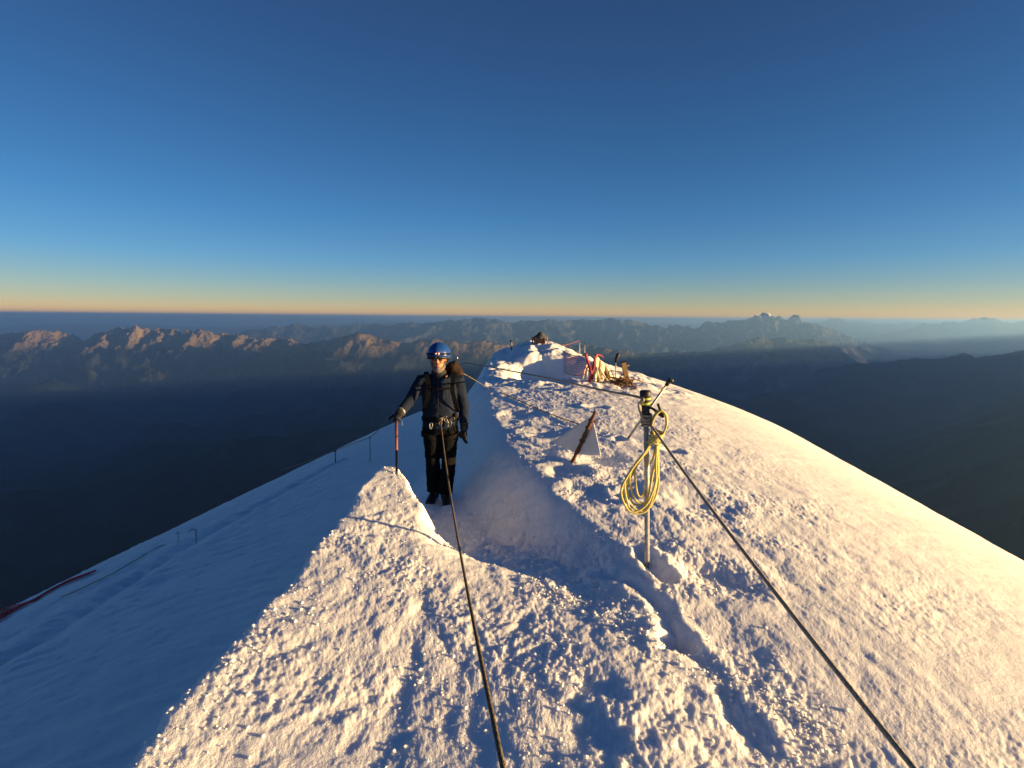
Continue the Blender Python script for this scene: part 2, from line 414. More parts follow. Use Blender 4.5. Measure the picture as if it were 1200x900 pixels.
def build_background():
    forest = terrain_material('valley_forest', (.012, .017, .018), (.035, .037, .040), nscale=.0012)
    build_valley(forest)
    pale = terrain_material('limestone', (.022, .025, .022), (.27, .195, .12), tree_shade_alt=-1350, rock_slope=(.80, .93), nscale=.0016, rock2=(.11, .09, .07))
    grey = terrain_material('grey_rock', (.05, .055, .045), (.20, .18, .16), nscale=.0012, snow_alt=None)
    far = terrain_material('far_rock', (.06, .065, .06), (.2, .19, .18), nscale=.0006)
    snowy = terrain_material('snowy_rock', (.06, .06, .055), (.18, .17, .16), nscale=.0009, snow_alt=120)
    # limestone massif at the left, catching the sun
    mountain_range([(-330, 398), (-120, 384), (-20, 391), (0, 388), (40, 383), (62, 382), (78, 387), (88, 401), (100, 396), (112, 388), (128, 383), (140, 379), (150, 380), (160, 378), (166, 377), (178, 383), (200, 381),
                    (216, 384), (235, 382), (262, 386), (290, 389), (322, 392), (347, 394), (362, 401), (400, 407), (470, 412)], 21500, 3600, pale, 1000, 220, seed=201, rs=1100, amp=.26, jag=.06, power=.9, dy=5)
    # dark nearer ridge behind the climber
    mountain_range([(300, 412), (350, 402), (370, 399), (388, 395), (405, 390), (420, 389), (432, 392), (450, 396), (480, 399), (500, 397), (530, 397), (560, 399), (590, 402), (640, 402), (700, 406), (780, 416)], 19000, 3600, pale, 420, 120, seed=211, rs=2200, amp=.25, jag=.035)
    # middle ranges
    mountain_range([(250, 393), (300, 388), (330, 384), (345, 381), (360, 385), (400, 384), (440, 383), (480, 381), (520, 380), (545, 377), (575, 377), (600, 381), (625, 379), (650, 378), (690, 378), (720, 376), (745, 379),
                    (780, 386), (820, 392), (900, 398)], 36000, 7000, grey, 700, 130, seed=221, rs=3000, amp=.22, jag=.06, dy=-3)
    mountain_range([(700, 392), (760, 388), (800, 385), (820, 384), (832, 382), (850, 379), (862, 380), (878, 376), (890, 374), (897, 372), (905, 374), (912, 373), (920, 376), (929, 375), (940, 380), (955, 385), (975, 390), (1010, 402), (1060, 416)], 34000, 6000, snowy, 760, 160, seed=231, rs=2400, amp=.25, jag=.11, dy=-3)
    # blunt dark mountain in front, dropping to the right
    mountain_range([(700, 422), (760, 414), (820, 410), (850, 405), (880, 398), (905, 396), (930, 397), (955, 398), (972, 399), (984, 408), (996, 419), (1010, 428), (1040, 434), (1100, 440)], 21000, 4200, grey, 420, 130, seed=241, rs=2400, amp=.24, jag=.03)
    # low ridge at the right edge
    mountain_range([(930, 440), (1000, 428), (1060, 421), (1100, 416), (1130, 413), (1142, 414), (1155, 419), (1180, 416), (1215, 410), (1300, 402), (1480, 396)], 17000, 3200, forest, 380, 110, seed=251, rs=2400, amp=.18)
    # far blue ranges
    mountain_range([(820, 392), (900, 385), (945, 381), (962, 379), (975, 377), (990, 380), (1010, 382), (1040, 382), (1080, 383), (1120, 386), (1160, 388)], 62000, 9000, far, 360, 80, seed=261, rs=5600, amp=.2, jag=.10, dy=-4)
    mountain_range([(980, 402), (1030, 396), (1060, 389), (1090, 383), (1105, 384), (1125, 381), (1140, 378), (1152, 377), (1165, 379), (1180, 381), (1200, 382), (1230, 378), (1280, 380), (1420, 386)], 46000, 8000, far, 420, 90, seed=271, rs=3600, amp=.2, jag=.08, dy=-4)
    mountain_range([(-100, 372), (0, 372), (60, 373), (110, 371), (180, 372), (250, 370), (300, 371), (350, 371), (420, 372), (500, 374), (560, 376), (620, 378)], 110000, 14000, far, 420, 70, seed=281, rs=12000, amp=.15, jag=.02)
    mountain_range([(-300, 388), (-80, 385), (40, 381), (110, 380), (200, 382), (260, 383), (330, 382), (380, 379), (430, 377), (480, 378), (560, 380), (660, 384)], 62000, 9000, far, 420, 80, seed=291, rs=6000, amp=.2, jag=.04)
    mountain_range([(600, 384), (660, 379), (705, 377), (760, 378), (860, 380), (950, 379), (1060, 379), (1160, 379), (1300, 378)], 105000, 12000, far, 360, 70, seed=297, rs=11000, amp=.15, jag=.03)

def build_haze():
    hx, y0, y1, top, bot = 140000., -140000., 140000., EYE + float(VTOP)+40, VALLEY - 3800.
    bm = bmesh.new(); bmesh.ops.create_cube(bm, size=1.0)
    for v in bm.verts:
        v.co = Vector((v.co.x * 2 * hx, y0 + (v.co.y + .5) * (y1 - y0), bot + (v.co.z + .5) * (top - bot)))
    me = bpy.data.meshes.new('haze'); bm.to_mesh(me); bm.free()
    m = bpy.data.materials.new('haze_air'); m.use_nodes = True
    nt = m.node_tree
    for n in list(nt.nodes):
        if n.type != 'OUTPUT_MATERIAL': nt.nodes.remove(n)
    out = [n for n in nt.nodes if n.type == 'OUTPUT_MATERIAL'][0]
    pv = nt.nodes.new('ShaderNodeVolumePrincipled')
    pv.inputs['Color'].default_value = (*HAZE_COL, 1)
    pv.inputs['Density'].default_value = HAZE_D
    pv.inputs['Anisotropy'].default_value = HAZE_G
    nt.links.new(pv.outputs[0], out.inputs['Volume'])
    o = link('haze', me, m)
    return tag(o, kind='stuff')

def build_light():
    w = bpy.data.worlds.new('World'); SC.world = w; w.use_nodes = True
    nt = w.node_tree
    bg = nt.nodes['Background']
    sk = nt.nodes.new('ShaderNodeTexSky'); sk.sky_type = 'NISHITA'
    sk.sun_disc = False
    sk.sun_elevation = SUN_EL; sk.sun_rotation = SUN_AZ
    sk.altitude = SKY_ALT; sk.air_density = SKY_AIR; sk.dust_density = SKY_DUST; sk.ozone_density = SKY_OZ
    # the real dawn sky is more saturated than the model's: warm belt low down, deep blue above
    tc = nt.nodes.new('ShaderNodeTexCoord'); sp = nt.nodes.new('ShaderNodeSeparateXYZ'); nt.links.new(tc.outputs['Generated'], sp.inputs[0])
    r = nt.nodes.new('ShaderNodeValToRGB'); cr = r.color_ramp
    mr = nt.nodes.new('ShaderNodeMapRange'); mr.inputs[1].default_value = -.1; mr.inputs[2].default_value = .9; nt.links.new(sp.outputs['Z'], mr.inputs[0])
    nt.links.new(mr.outputs[0], r.inputs['Fac'])
    els = SKY_TINT
    while len(cr.elements) < len(els): cr.elements.new(.5)
    for e, (p_, c_) in zip(cr.elements, els): e.position = (p_ + .1); e.color = (*c_, 1)
    mx = nt.nodes.new('ShaderNodeMix'); mx.data_type = 'RGBA'; mx.blend_type = 'MULTIPLY'; mx.inputs['Factor'].default_value = 1
    A = [q for q in mx.inputs if q.name == 'A' and q.type == 'RGBA'][0]; B = [q for q in mx.inputs if q.name == 'B' and q.type == 'RGBA'][0]
    # seen from this height the horizon dips below eye level, so the sky reaches down with it
    dz = nt.nodes.new('ShaderNodeMath'); dz.operation = 'ADD'; dz.inputs[1].default_value = .006; nt.links.new(sp.outputs['Z'], dz.inputs[0])
    mz = nt.nodes.new('ShaderNodeMath'); mz.operation = 'MAXIMUM'; mz.inputs[1].default_value = .003; nt.links.new(dz.outputs[0], mz.inputs[0])
    cb = nt.nodes.new('ShaderNodeCombineXYZ'); nt.links.new(sp.outputs['X'], cb.inputs[0]); nt.links.new(sp.outputs['Y'], cb.inputs[1]); nt.links.new(mz.outputs[0], cb.inputs[2])
    nz = nt.nodes.new('ShaderNodeVectorMath'); nz.operation = 'NORMALIZE'; nt.links.new(cb.outputs[0], nz.inputs[0])
    nt.links.new(nz.outputs[0], sk.inputs['Vector']) if 'Vector' in sk.inputs else None
    nt.links.new(sk.outputs[0], A); nt.links.new(r.outputs['Color'], B)
    # a little less glare towards the sun's side
    ma = nt.nodes.new('ShaderNodeMapRange'); ma.inputs[1].default_value = .1; ma.inputs[2].default_value = 1.0; ma.inputs[3].default_value = 1.0; ma.inputs[4].default_value = .74
    nt.links.new(sp.outputs['X'], ma.inputs[0])
    mb = nt.nodes.new('ShaderNodeMapRange'); mb.inputs[1].default_value = -.9; mb.inputs[2].default_value = -.1; mb.inputs[3].default_value = .74; mb.inputs[4].default_value = 1.0
    nt.links.new(sp.outputs['X'], mb.inputs[0])
    mm = nt.nodes.new('ShaderNodeMath'); mm.operation = 'MULTIPLY'; nt.links.new(ma.outputs[0], mm.inputs[0]); nt.links.new(mb.outputs[0], mm.inputs[1])
    sc = nt.nodes.new('ShaderNodeVectorMath'); sc.operation = 'SCALE'
    nt.links.new([q for q in mx.outputs if q.type == 'RGBA'][0], sc.inputs[0]); nt.links.new(mm.outputs[0], sc.inputs['Scale'])
    nt.links.new(sc.outputs[0], bg.inputs['Color'])
    bg.inputs['Strength'].default_value = SKY_STR
    l = bpy.data.lights.new('sun', 'SUN'); l.energy = SUN_E; l.angle = R(.5); l.color = SUN_COL
    o = bpy.data.objects.new('sun', l); COL.objects.link(o)
    d = Vector((math.sin(SUN_AZ) * math.cos(SUN_EL), math.cos(SUN_AZ) * math.cos(SUN_EL), math.sin(SUN_EL)))
    o.rotation_euler = d.to_track_quat('Z', 'Y').to_euler()
    o.location = (30, 0, 20)

def build_camera():
    c = bpy.data.cameras.new('camera'); o = bpy.data.objects.new('camera', c); COL.objects.link(o)
    o.location = (0, 0, EYE); o.rotation_euler = (Matrix.Rotation(math.pi / 2 - PITCH, 3, 'X') @ Matrix.Rotation(ROLL, 3, 'Z')).to_euler()
    c.sensor_width = 36; c.lens = 18.0; c.clip_start = .05; c.clip_end = 600000
    SC.camera = o
# ------------------------------------------------------------------ object helpers
def to_mesh(name, bm, smooth=True):
    me = bpy.data.meshes.new(name)
    bmesh.ops.recalc_face_normals(bm, faces=bm.faces[:])
    bm.to_mesh(me); bm.free()
    if smooth:
        for p in me.polygons: p.use_smooth = True
    return me

def frames(P):
    """parallel-transported side vectors along a polyline"""
    T = []
    for i in range(len(P)):
        a = P[max(i - 1, 0)]; b = P[min(i + 1, len(P) - 1)]
        T.append((b - a).normalized())
    ref = Vector((1, 0, 0)) if abs(T[0].x) < .8 else Vector((0, 1, 0))
    u = (ref - T[0] * ref.dot(T[0])).normalized(); out = []
    for t in T:
        u = (u - t * u.dot(t)).normalized()
        out.append((t, u, t.cross(u)))
    return out

def limb(bm, pts, n=14, cap=True):
    """loft of round or oval rings: pts = [(centre, r) or (centre, r_side, r_other)]"""
    P = [Vector(p[0]) for p in pts]; F = frames(P); rings = []
    for (p, (t, u, v), q) in zip(P, F, pts):
        ra = q[1]; rb = q[2] if len(q) > 2 else q[1]
        rings.append([bm.verts.new(p + u * (ra * math.cos(a)) + v * (rb * math.sin(a))) for a in [2 * math.pi * k / n for k in range(n)]])
    for A, B in zip(rings[:-1], rings[1:]):
        for k in range(n):
            bm.faces.new((A[k], A[(k + 1) % n], B[(k + 1) % n], B[k]))
    if cap:
        bm.faces.new(rings[0][::-1]); bm.faces.new(rings[-1])

def ball(bm, c, r, rot=None, seg=18):
    r = Vector((r, r, r)) if not hasattr(r, '__len__') else Vector(r)
    M = Matrix.Translation(Vector(c)) @ (rot.to_matrix().to_4x4() if rot else Matrix()) @ Matrix.Diagonal((*r, 1))
    bmesh.ops.create_uvsphere(bm, u_segments=seg, v_segments=seg * 2 // 3, radius=1, matrix=M)

def box(bm, c, s, rot=None, bevel=0.):
    b2 = bmesh.new(); bmesh.ops.create_cube(b2, size=1)
    for v in b2.verts: v.co = Vector((v.co.x * s[0], v.co.y * s[1], v.co.z * s[2]))
    if bevel: bmesh.ops.bevel(b2, geom=b2.edges[:], offset=bevel, segments=2, affect='EDGES')
    M = Matrix.Translation(Vector(c)) @ (rot.to_matrix().to_4x4() if rot else Matrix())
    b2.transform(M)
    me = bpy.data.meshes.new('tmp'); b2.to_mesh(me); b2.free(); bm.from_mesh(me); bpy.data.meshes.remove(me)

def smooth_path(P, n=12, closed=False):
    P = [Vector(p) for p in P]; out = []
    N = len(P); rng = range(N if closed else N - 1)
    for i in rng:
        g = (lambda k: P[k % N]) if closed else (lambda k: P[min(max(k, 0), N - 1)])
        p0, p1, p2, p3 = g(i - 1), g(i), g(i + 1), g(i + 2)
        for k in range(n):
            t = k / n
            out.append(.5 * ((2 * p1) + (p2 - p0) * t + (2 * p0 - 5 * p1 + 4 * p2 - p3) * t * t + (3 * p1 - p0 - 3 * p2 + p3) * t ** 3))
    out.append(P[0] if closed else P[-1])
    return out

def rope(bm, P, r, n=10, sm=10):
    Q = smooth_path(P, sm) if sm > 1 else [Vector(p) for p in P]
    limb(bm, [(q, r) for q in Q], n)

def sag(a, b, s, n=30):
    a = Vector(a); b = Vector(b)
    return [a.lerp(b, k / n) - Vector((0, 0, s * 4 * (k / n) * (1 - k / n))) for k in range(n + 1)]

def fuse(name, bm, voxel, it=6, fold=None):
    me = to_mesh(name, bm)
    o = bpy.data.objects.new('tmp_fuse', me); COL.objects.link(o)
    m = o.modifiers.new('r', 'REMESH'); m.mode = 'VOXEL'; m.voxel_size = voxel; m.use_smooth_shade = True
    s = o.modifiers.new('s', 'SMOOTH'); s.iterations = it; s.factor = .5
    dg = bpy.context.evaluated_depsgraph_get()
    out = bpy.data.meshes.new_from_object(o.evaluated_get(dg))
    out.name = name
    bpy.data.objects.remove(o); bpy.data.meshes.remove(me)
    if fold:
        n = len(out.vertices); co = np.empty(n * 3, dtype=np.float32); out.vertices.foreach_get('co', co); co = co.reshape(-1, 3)
        no = np.empty(n * 3, dtype=np.float32); out.vertices.foreach_get('normal', no); no = no.reshape(-1, 3)
        d = fold(co[:, 0], co[:, 1], co[:, 2])
        out.vertices.foreach_set('co', (co + no * d[:, None]).astype(np.float32).ravel()); out.update()
    for p in out.polygons: p.use_smooth = True
    return out

def rope_material(name, c1, c2, scale=90.):
    m = bpy.data.materials.new(name); m.use_nodes = True
    nt = m.node_tree; b = nt.nodes['Principled BSDF']; L = nt.links.new
    b.inputs['Roughness'].default_value = .8; b.inputs['Specular IOR Level'].default_value = .2
    tc = nt.nodes.new('ShaderNodeTexCoord')
    w = nt.nodes.new('ShaderNodeTexVoronoi'); w.inputs['Scale'].default_value = scale
    L(tc.outputs['Object'], w.inputs['Vector'])
    r = nt.nodes.new('ShaderNodeValToRGB'); r.color_ramp.elements[0].position = .35; r.color_ramp.elements[1].position = .6
    r.color_ramp.elements[0].color = (*c1, 1); r.color_ramp.elements[1].color = (*c2, 1)
    s = nt.nodes.new('ShaderNodeSeparateColor'); L(w.outputs['Color'], s.inputs[0]); L(s.outputs[0], r.inputs['Fac'])
    L(r.outputs['Color'], b.inputs['Base Color'])
    bp = nt.nodes.new('ShaderNodeBump'); bp.inputs['Strength'].default_value = .5; bp.inputs['Distance'].default_value = .002
    L(w.outputs['Distance'], bp.inputs['Height']); L(bp.outputs['Normal'], b.inputs['Normal'])
    return m

M = {}
def make_materials():
    M['jacket'] = mat('navy_jacket', (.008, .014, .032), .85, spec=.15, noise=.25, nscale=9, bump=.35, bscale=300, bdist=.002)
    M['trousers'] = mat('black_trousers', (.004, .0045, .006), .9, spec=.1, noise=.3, nscale=8, bump=.3, bscale=300, bdist=.002)
    M['skin'] = mat('skin', (.42, .18, .10), .6, noise=.12, nscale=30)
    M['beard'] = mat('grey_beard', (.16, .135, .12), .95, noise=.35, nscale=160, bump=.8, bscale=260, bdist=.004)
    M['helmet'] = mat('blue_helmet', (.008, .05, .24), .35, spec=.5, noise=.12, nscale=30, bump=.05, bscale=60)
    M['black'] = mat('black_plastic', (.012, .012, .013), .5, noise=.2, nscale=40)
    M['webbing'] = mat('black_webbing', (.006, .006, .007), .9, spec=.1, noise=.3, nscale=60, bump=.3, bscale=400, bdist=.001)
    M['red'] = mat('red_plastic', (.42, .02, .02), .45, noise=.2, nscale=30)
    M['lens'] = mat('dark_lens', (.03, .012, .006), .08, spec=.8, noise=.2, nscale=10)
    M['glass'] = mat('clear_lamp', (.45, .55, .68), .15, spec=.6, noise=.1, nscale=20)
    M['boot'] = mat('boot_leather', (.018, .016, .016), .6, noise=.3, nscale=25, bump=.2, bscale=120, bdist=.003)
    M['glove'] = mat('black_glove', (.013, .012, .012), .8, noise=.3, nscale=40, bump=.3, bscale=200, bdist=.002)
    M['metal'] = mat('alloy', (.27, .275, .29), .5, metal=.8, noise=.2, nscale=40, bump=.1, bscale=80, bdist=.001)
    M['steel'] = mat('galvanised_steel', (.34, .35, .36), .6, metal=.3, noise=.35, nscale=30, bump=.2, bscale=60, bdist=.001)
    M['orange'] = mat('orange_grip', (.24, .075, .03), .65, noise=.25, nscale=40)
    M['brownpack'] = mat('brown_pack_cloth', (.028, .018, .013), .9, spec=.1, noise=.3, nscale=25, bump=.3, bscale=200, bdist=.003)
    M['packblack'] = mat('black_pack_cloth', (.013, .013, .014), .85, noise=.3, nscale=25, bump=.3, bscale=200, bdist=.003)
    M['rope'] = rope_material('dark_rope', (.42, .36, .27), (.24, .205, .155), 260)
    M['climbrope'] = rope_material('tan_rope', (.20, .15, .08), (.06, .05, .035), 260)
    M['yellow'] = rope_material('yellow_rope', (.62, .52, .17), (.44, .38, .15), 240)
    M['tape'] = mat('lime_tape', (.42, .45, .08), .6, noise=.35, nscale=60)
    M['rust'] = mat('rusty_iron', (.11, .045, .02), .85, noise=.5, nscale=60, bump=.5, bscale=120, bdist=.003)
    M['sheet'] = mat('frosted_white_sheet', (.72, .72, .72), .6, noise=.06, nscale=12, bump=.1, bscale=30, bdist=.004)
    M['redstrap'] = mat('red_strap', (.26, .025, .045), .7, noise=.25, nscale=30, bump=.2, bscale=60, bdist=.003)
    M['cream'] = mat('cream_sheeting', (.66, .56, .38), .7, noise=.18, nscale=14, bump=.4, bscale=30, bdist=.01)
    M['pinknet'] = mat('faded_red_net', (.22, .07, .09), .8, noise=.3, nscale=30)
    M['wood'] = mat('weathered_wood', (.26, .17, .08), .8, noise=.35, nscale=25, bump=.4, bscale=70, bdist=.003)
    M['darkwood'] = mat('brown_cord', (.12, .06, .03), .9, noise=.4, nscale=40)
    M['tarp'] = mat('dark_tarp', (.045, .05, .055), .7, noise=.3, nscale=6, bump=.4, bscale=12, bdist=.02)
    M['crate'] = mat('red_brown_crate', (.11, .05, .04), .85, noise=.3, nscale=12)
    M['rednet'] = mat('red_safety_net', (.62, .04, .05), .8, noise=.25, nscale=12)

def part(name, bm_or_me, m, parent, origin, smooth=True):
    me = bm_or_me if isinstance(bm_or_me, bpy.types.Mesh) else to_mesh(name, bm_or_me, smooth)
    me.transform(Matrix.Translation(-Vector(origin)))
    o = link(name, me, M[m], parent)
    return o

def single(name, bm, m, origin, label, cat, group=None, smooth=True):
    me = bm if isinstance(bm, bpy.types.Mesh) else to_mesh(name, bm, smooth)
    me.transform(Matrix.Translation(-Vector(origin)))
    o = link(name, me, M[m]); o.location = origin
    return tag(o, label, cat, group)

# ------------------------------------------------------------------ the climber
D0 = 5.75
def hand(bm, wrist, palm_dir, side_dir, size, curls, thumb_side=1, curl_axis=None):
    """palm and five separate fingers; curls = bend per finger joint (radians)"""
    f = Vector(palm_dir).normalized(); s = Vector(side_dir); s = (s - f * s.dot(f)).normalized(); nrm = f.cross(s)
    w = Vector(wrist)
    limb(bm, [(w - f * .03, .030, .024), (w + f * .01, .034, .024), (w + f * .055 * size, .045, .022), (w + f * .095 * size, .046, .019), (w + f * .102 * size, .038, .014)], 14)
    for i, (off, ln, r) in enumerate(((-.033, .070, .0105), (-.011, .080, .0112), (.011, .074, .0108), (.033, .058, .0098))):
        p = w + f * (.085 * size) + s * off; d = f.copy(); P = [(p - f * .02, r * 1.1), (p, r * 1.1)]
        for seg in (.45, .32, .25):
            d = (Quaternion(s, curls[i]) @ d)
            p = p + d * ln * size * seg; P.append((p, r * (1.05 - .1 * len(P) / 4)))
        limb(bm, P, 10); ball(bm, P[-1][0], P[-1][1], seg=8)
    p = w + f * .03 * size - s * .035 * thumb_side; d = (f * .7 - s * .6 * thumb_side + nrm * -.15).normalized(); P = [(p + s * .02 * thumb_side, .015), (p, .014)]
    for seg in (.035, .028, .02):
        p = p + d * seg * size; P.append((p, .0125)); d = (Quaternion(s, curls[0] * .4) @ (d + f * .25)).normalized()
    limb(bm, P, 10); ball(bm, P[-1][0], .0122, seg=8)

def build_person():
    J = lambda px, py, d=0.: pt(px, py, D0 + d)
    feet = J(516, 586); feet.z = gz(feet.x, feet.y)
    root = empty('person', feet, 'climber in navy jacket and blue helmet standing in the snow trench, leaning on an axe', 'person')
    O = feet
    X, Yv, Z = Vector((1, 0, 0)), Vector((0, 1, 0)), Vector((0, 0, 1))
    # joints ---------------------------------------------------------------
    shR, shL = J(494, 447, -.02), J(537, 446, .02)           # his right is at the left of the photo
    elR, wrR = J(480, 470, -.12), J(468.5, 484, -.36)
    elL, wrL = J(543.5, 477, .05), J(544, 500, -.03)
    hipR, hipL = J(506, 497), J(526, 497)
    knR, knL = J(507, 539, -.05), J(526, 541, -.07)
    anR, anL = J(508.5, 574, .02), J(522, 579, -.08)
    neck = J(514.5, 438); chest = J(515, 458); waist = J(515, 480); pelvis = J(516, 496)
    headc = J(514, 421, -.03)
    anR.z = gz(anR.x, anR.y) + .10; anL.z = gz(anL.x, anL.y) + .10
    # body: one continuous figure ---------------------------------------------
    bm = bmesh.new()
    ball(bm, headc + Z * .035 + Yv * .01, (.078, .098, .100), seg=24)
    ball(bm, headc + Vector((0, -.018, -.055)), (.060, .070, .078), seg=20)          # jaw
    limb(bm, [(headc + Vector((0, .02, -.05)), .062), (neck + Z * .01, .060), (chest + Z * .17, .075)], 14)
    ball(bm, headc + Vector((0, -.096, -.018)), (.016, .024, .019), seg=10)            # nose
    limb(bm, [(headc + Vector((0, -.080, .028)), .009), (headc + Vector((0, -.100, -.012)), .013)], 8)
    for s in (-1, 1):
        ball(bm, headc + Vector((s * .080, .012, -.012)), (.012, .024, .034), seg=10)  # ears
        ball(bm, headc + Vector((s * .036, -.070, -.018)), (.026, .022, .020), seg=10) # cheeks
        limb(bm, [(headc + Vector((s * .012, -.086, .030)), .010), (headc + Vector((s * .052, -.070, .030)), .009)], 8)   # brow
    limb(bm, [(headc + Vector((-.026, -.078, -.062)), .007), (headc + Vector((0, -.088, -.062)), .010), (headc + Vector((.026, -.078, -.062)), .007)], 8)
    limb(bm, [(chest + Z * .18, .10, .07), (chest + Z * .10, .17, .10), (chest, .165, .115), (waist, .150, .10), (pelvis, .165, .105), (pelvis - Z * .07, .15, .10)], 20)
    for a, b, c, ends in ((shR, elR, wrR, 1), (shL, elL, wrL, 1)):
        limb(bm, [(a.lerp(chest + Z * .08, .35), .06), (a, .060), (a.lerp(b, .5), .048), (b, .040), (b.lerp(c, .4), .040), (c, .028)], 12)
    for a, b, c in ((hipR, knR, anR), (hipL, knL, anL)):
        limb(bm, [(a + Z * .05, .085), (a, .088), (a.lerp(b, .5), .072), (b, .054), (b.lerp(c, .35), .052), (c, .036), (c - Z * .06, .035)], 12)
    for c, k in ((anR, -.03), (anL, .02)):
        limb(bm, [(c + Vector((0, .05, -.065)), .035), (c + Vector((k * .5, -.05, -.07)), .036, .028), (c + Vector((k, -.13, -.08)), .034, .018)], 12)
    for wv, dirv in ((wrR, (-.2, -.3, -.9)), (wrL, (-.08, -.12, -1))):
        d = Vector(dirv).normalized(); limb(bm, [(wv - d * .02, .026), (wv + d * .05, .032, .018), (wv + d * .09, .030, .014)], 10)
    part('body', fuse('body', bm, .0065, 4), 'skin', root, O)
    # jacket ----------------------------------------------------------------
    bm = bmesh.new()
    limb(bm, [(neck + Z * .015, .085, .085), (neck - Z * .035, .10, .09), (chest + Z * .155, .145, .10), (chest + Z * .09, .205, .135), (chest, .205, .150), (waist + Z * .02, .190, .140), (waist - Z * .07, .195, .140), (pelvis - Z * .02, .200, .145), (pelvis - Z * .045, .198, .142)], 28)
    for a, b, c in ((shR, elR, wrR), (shL, elL, wrL)):
        d = (c - b).normalized()
        limb(bm, [(a.lerp(chest + Z * .10, .45), .085), (a + Z * .005, .084), (a.lerp(b, .5), .070), (b, .064), (b.lerp(c, .5), .058), (c - d * .01, .048), (c + d * .012, .047)], 16)
    fold = lambda x, y, z: (.0085 * pn(x * 9 + z * 4, z * 11 - y * 6, 301) + .006 * pn(x * 22 + y * 13, z * 26, 302) - .006 * np.clip(1 - np.abs(x - chest.x - .004) / .006, 0, 1) * (y < D0 - .05))
    part('jacket', fuse('jacket', bm, .011, 4, fold), 'jacket', root, O)
    bm = bmesh.new()            # zip flap and collar edge
    limb(bm, [(neck + Vector((.004, -.092, -.02)), .006, .004), (chest + Vector((.006, -.150, .05)), .006, .004), (waist + Vector((.006, -.146, .0)), .006, .004)], 8)
    part('jacket_zip', bm, 'black', root, O)
    # trousers ---------------------------------------------------------------
    bm = bmesh.new()
    limb(bm, [(pelvis + Z * .03, .175, .125), (pelvis - Z * .04, .185, .135), (pelvis - Z * .11, .17, .125)], 24)
    for a, b, c in ((hipR, knR, anR), (hipL, knL, anL)):
        limb(bm, [(a + Z * .02, .10), (a - Z * .06, .112), (a.lerp(b, .5), .096), (b, .082), (b.lerp(c, .45), .082), (c + Z * .07, .084), (c + Z * .015, .086)], 16)
    fold = lambda x, y, z: .008 * pn(x * 10 + z * 3, z * 12 + y * 6, 311) + .006 * pn(x * 20, z * 30 + x * 9, 312)
    part('trousers', fuse('trousers', bm, .011, 4, fold), 'trousers', root, O)
    # boots with crampons ------------------------------------------------------
    for c, k in ((anR, -.03), (anL, .03)):
        bm = bmesh.new()
        g = c - Z * .10
        limb(bm, [(g + Vector((0, .03, .16)), .060), (g + Vector((0, .03, .08)), .058), (g + Vector((0, .03, .03)), .056)], 14)
        limb(bm, [(g + Vector((0, .085, .045)), .040, .040), (g + Vector((k * .3, 0, .055)), .050, .052), (g + Vector((k * .8, -.10, .042)), .052, .040), (g + Vector((k, -.17, .034)), .045, .030), (g + Vector((k, -.20, .030)), .026, .018)], 14)
        b = part('boot', fuse('boot', bm, .008, 4), 'boot', root, O)
        bm = bmesh.new()
        for yy in (-.17, -.11, -.05, .03, .08):
            for sx in (-.04, .04):
                limb(bm, [(g + Vector((sx + k * (.5 - yy * 3) * .6, yy, .012)), .006), (g + Vector((sx * 1.1 + k * (.5 - yy * 3) * .6, yy, -.018)), .001)], 6)
        limb(bm, [(g + Vector((k, -.19, .014)), .05, .006), (g + Vector((0, .09, .014)), .042, .006)], 10)
        part('crampon', bm, 'metal', b, O).parent = b
    # gloves --------------------------------------------------------------------
    bm = bmesh.new()
    hand(bm, wrL + Vector((-.002, -.004, -.02)), (-.10, -.10, -1), (.25, -.95, .05), 1.12, (.30, .34, .38, .42), thumb_side=-1)
    limb(bm, [(wrL + Vector((0, .0, .05)), .052), (wrL + Vector((0, -.003, -.03)), .046)], 14)
    part('glove', fuse('glove', bm, .0055, 2), 'glove', root, O)
    bm = bmesh.new()
    grip = pt(464.5, 493, D0 - .55)                       # where the axe head sits in his palm
    d = (grip - wrR)
    hand(bm, wrR + d * .15, (d.x * .5, d.y, d.z * .6), (.98, .1, -.1), 1.08, (.95, 1.0, 1.0, .95), thumb_side=1)
    limb(bm, [(wrR - d * .35, .054), (wrR + d * .2, .046)], 14)
    ball(bm, grip + Vector((.0, .03, .015)), (.042, .045, .034))
    part('glove', fuse('glove', bm, .0055, 2), 'glove', root, O)
    bm = bmesh.new()                                        # pale cuff band
    d2 = (wrR - elR).normalized()
    limb(bm, [(wrR - d2 * .035, .053), (wrR - d2 * .012, .053)], 16)
    part('cuff_band', bm, 'metal', root, O)
    # head: helmet, lamp, glasses, beard --------------------------------------------
    bm = bmesh.new()
    hc = headc + Vector((0, .012, .055))
    nu, nv = 40, 16; rows = []
    for j in range(nv + 1):
        a = j / nv * math.pi / 2 * 1.22
        row = []
        for i in range(nu):
            th = 2 * math.pi * i / nu
            fr = -math.cos(th)                                # 1 at the face side
            k = a * (1 - .13 * max(0, fr)) * (1 + .10 * max(0, -fr))
            rib = 1 + .018 * math.cos(th * 8) * math.sin(a) ** 2
            row.append(bm.verts.new(hc + Vector((.122 * math.sin(k) * math.sin(th) * rib, .150 * math.sin(k) * math.cos(th) * -1 * -1 * rib, .125 * math.cos(k)))))
        rows.append(row)
    for A, B in zip(rows[1:-1], rows[2:]):
        for i in range(nu): bm.faces.new((A[i], A[(i + 1) % nu], B[(i + 1) % nu], B[i]))
    bm.faces.new(rows[1])
    bmesh.ops.delete(bm, geom=rows[0], context='VERTS')
    me = to_mesh('helmet', bm)
    h = part('helmet', me, 'helmet', root, O)
    sm = h.modifiers.new('shell', 'SOLIDIFY'); sm.thickness = .010; sm.offset = 1
    bm = bmesh.new()                                        # rim
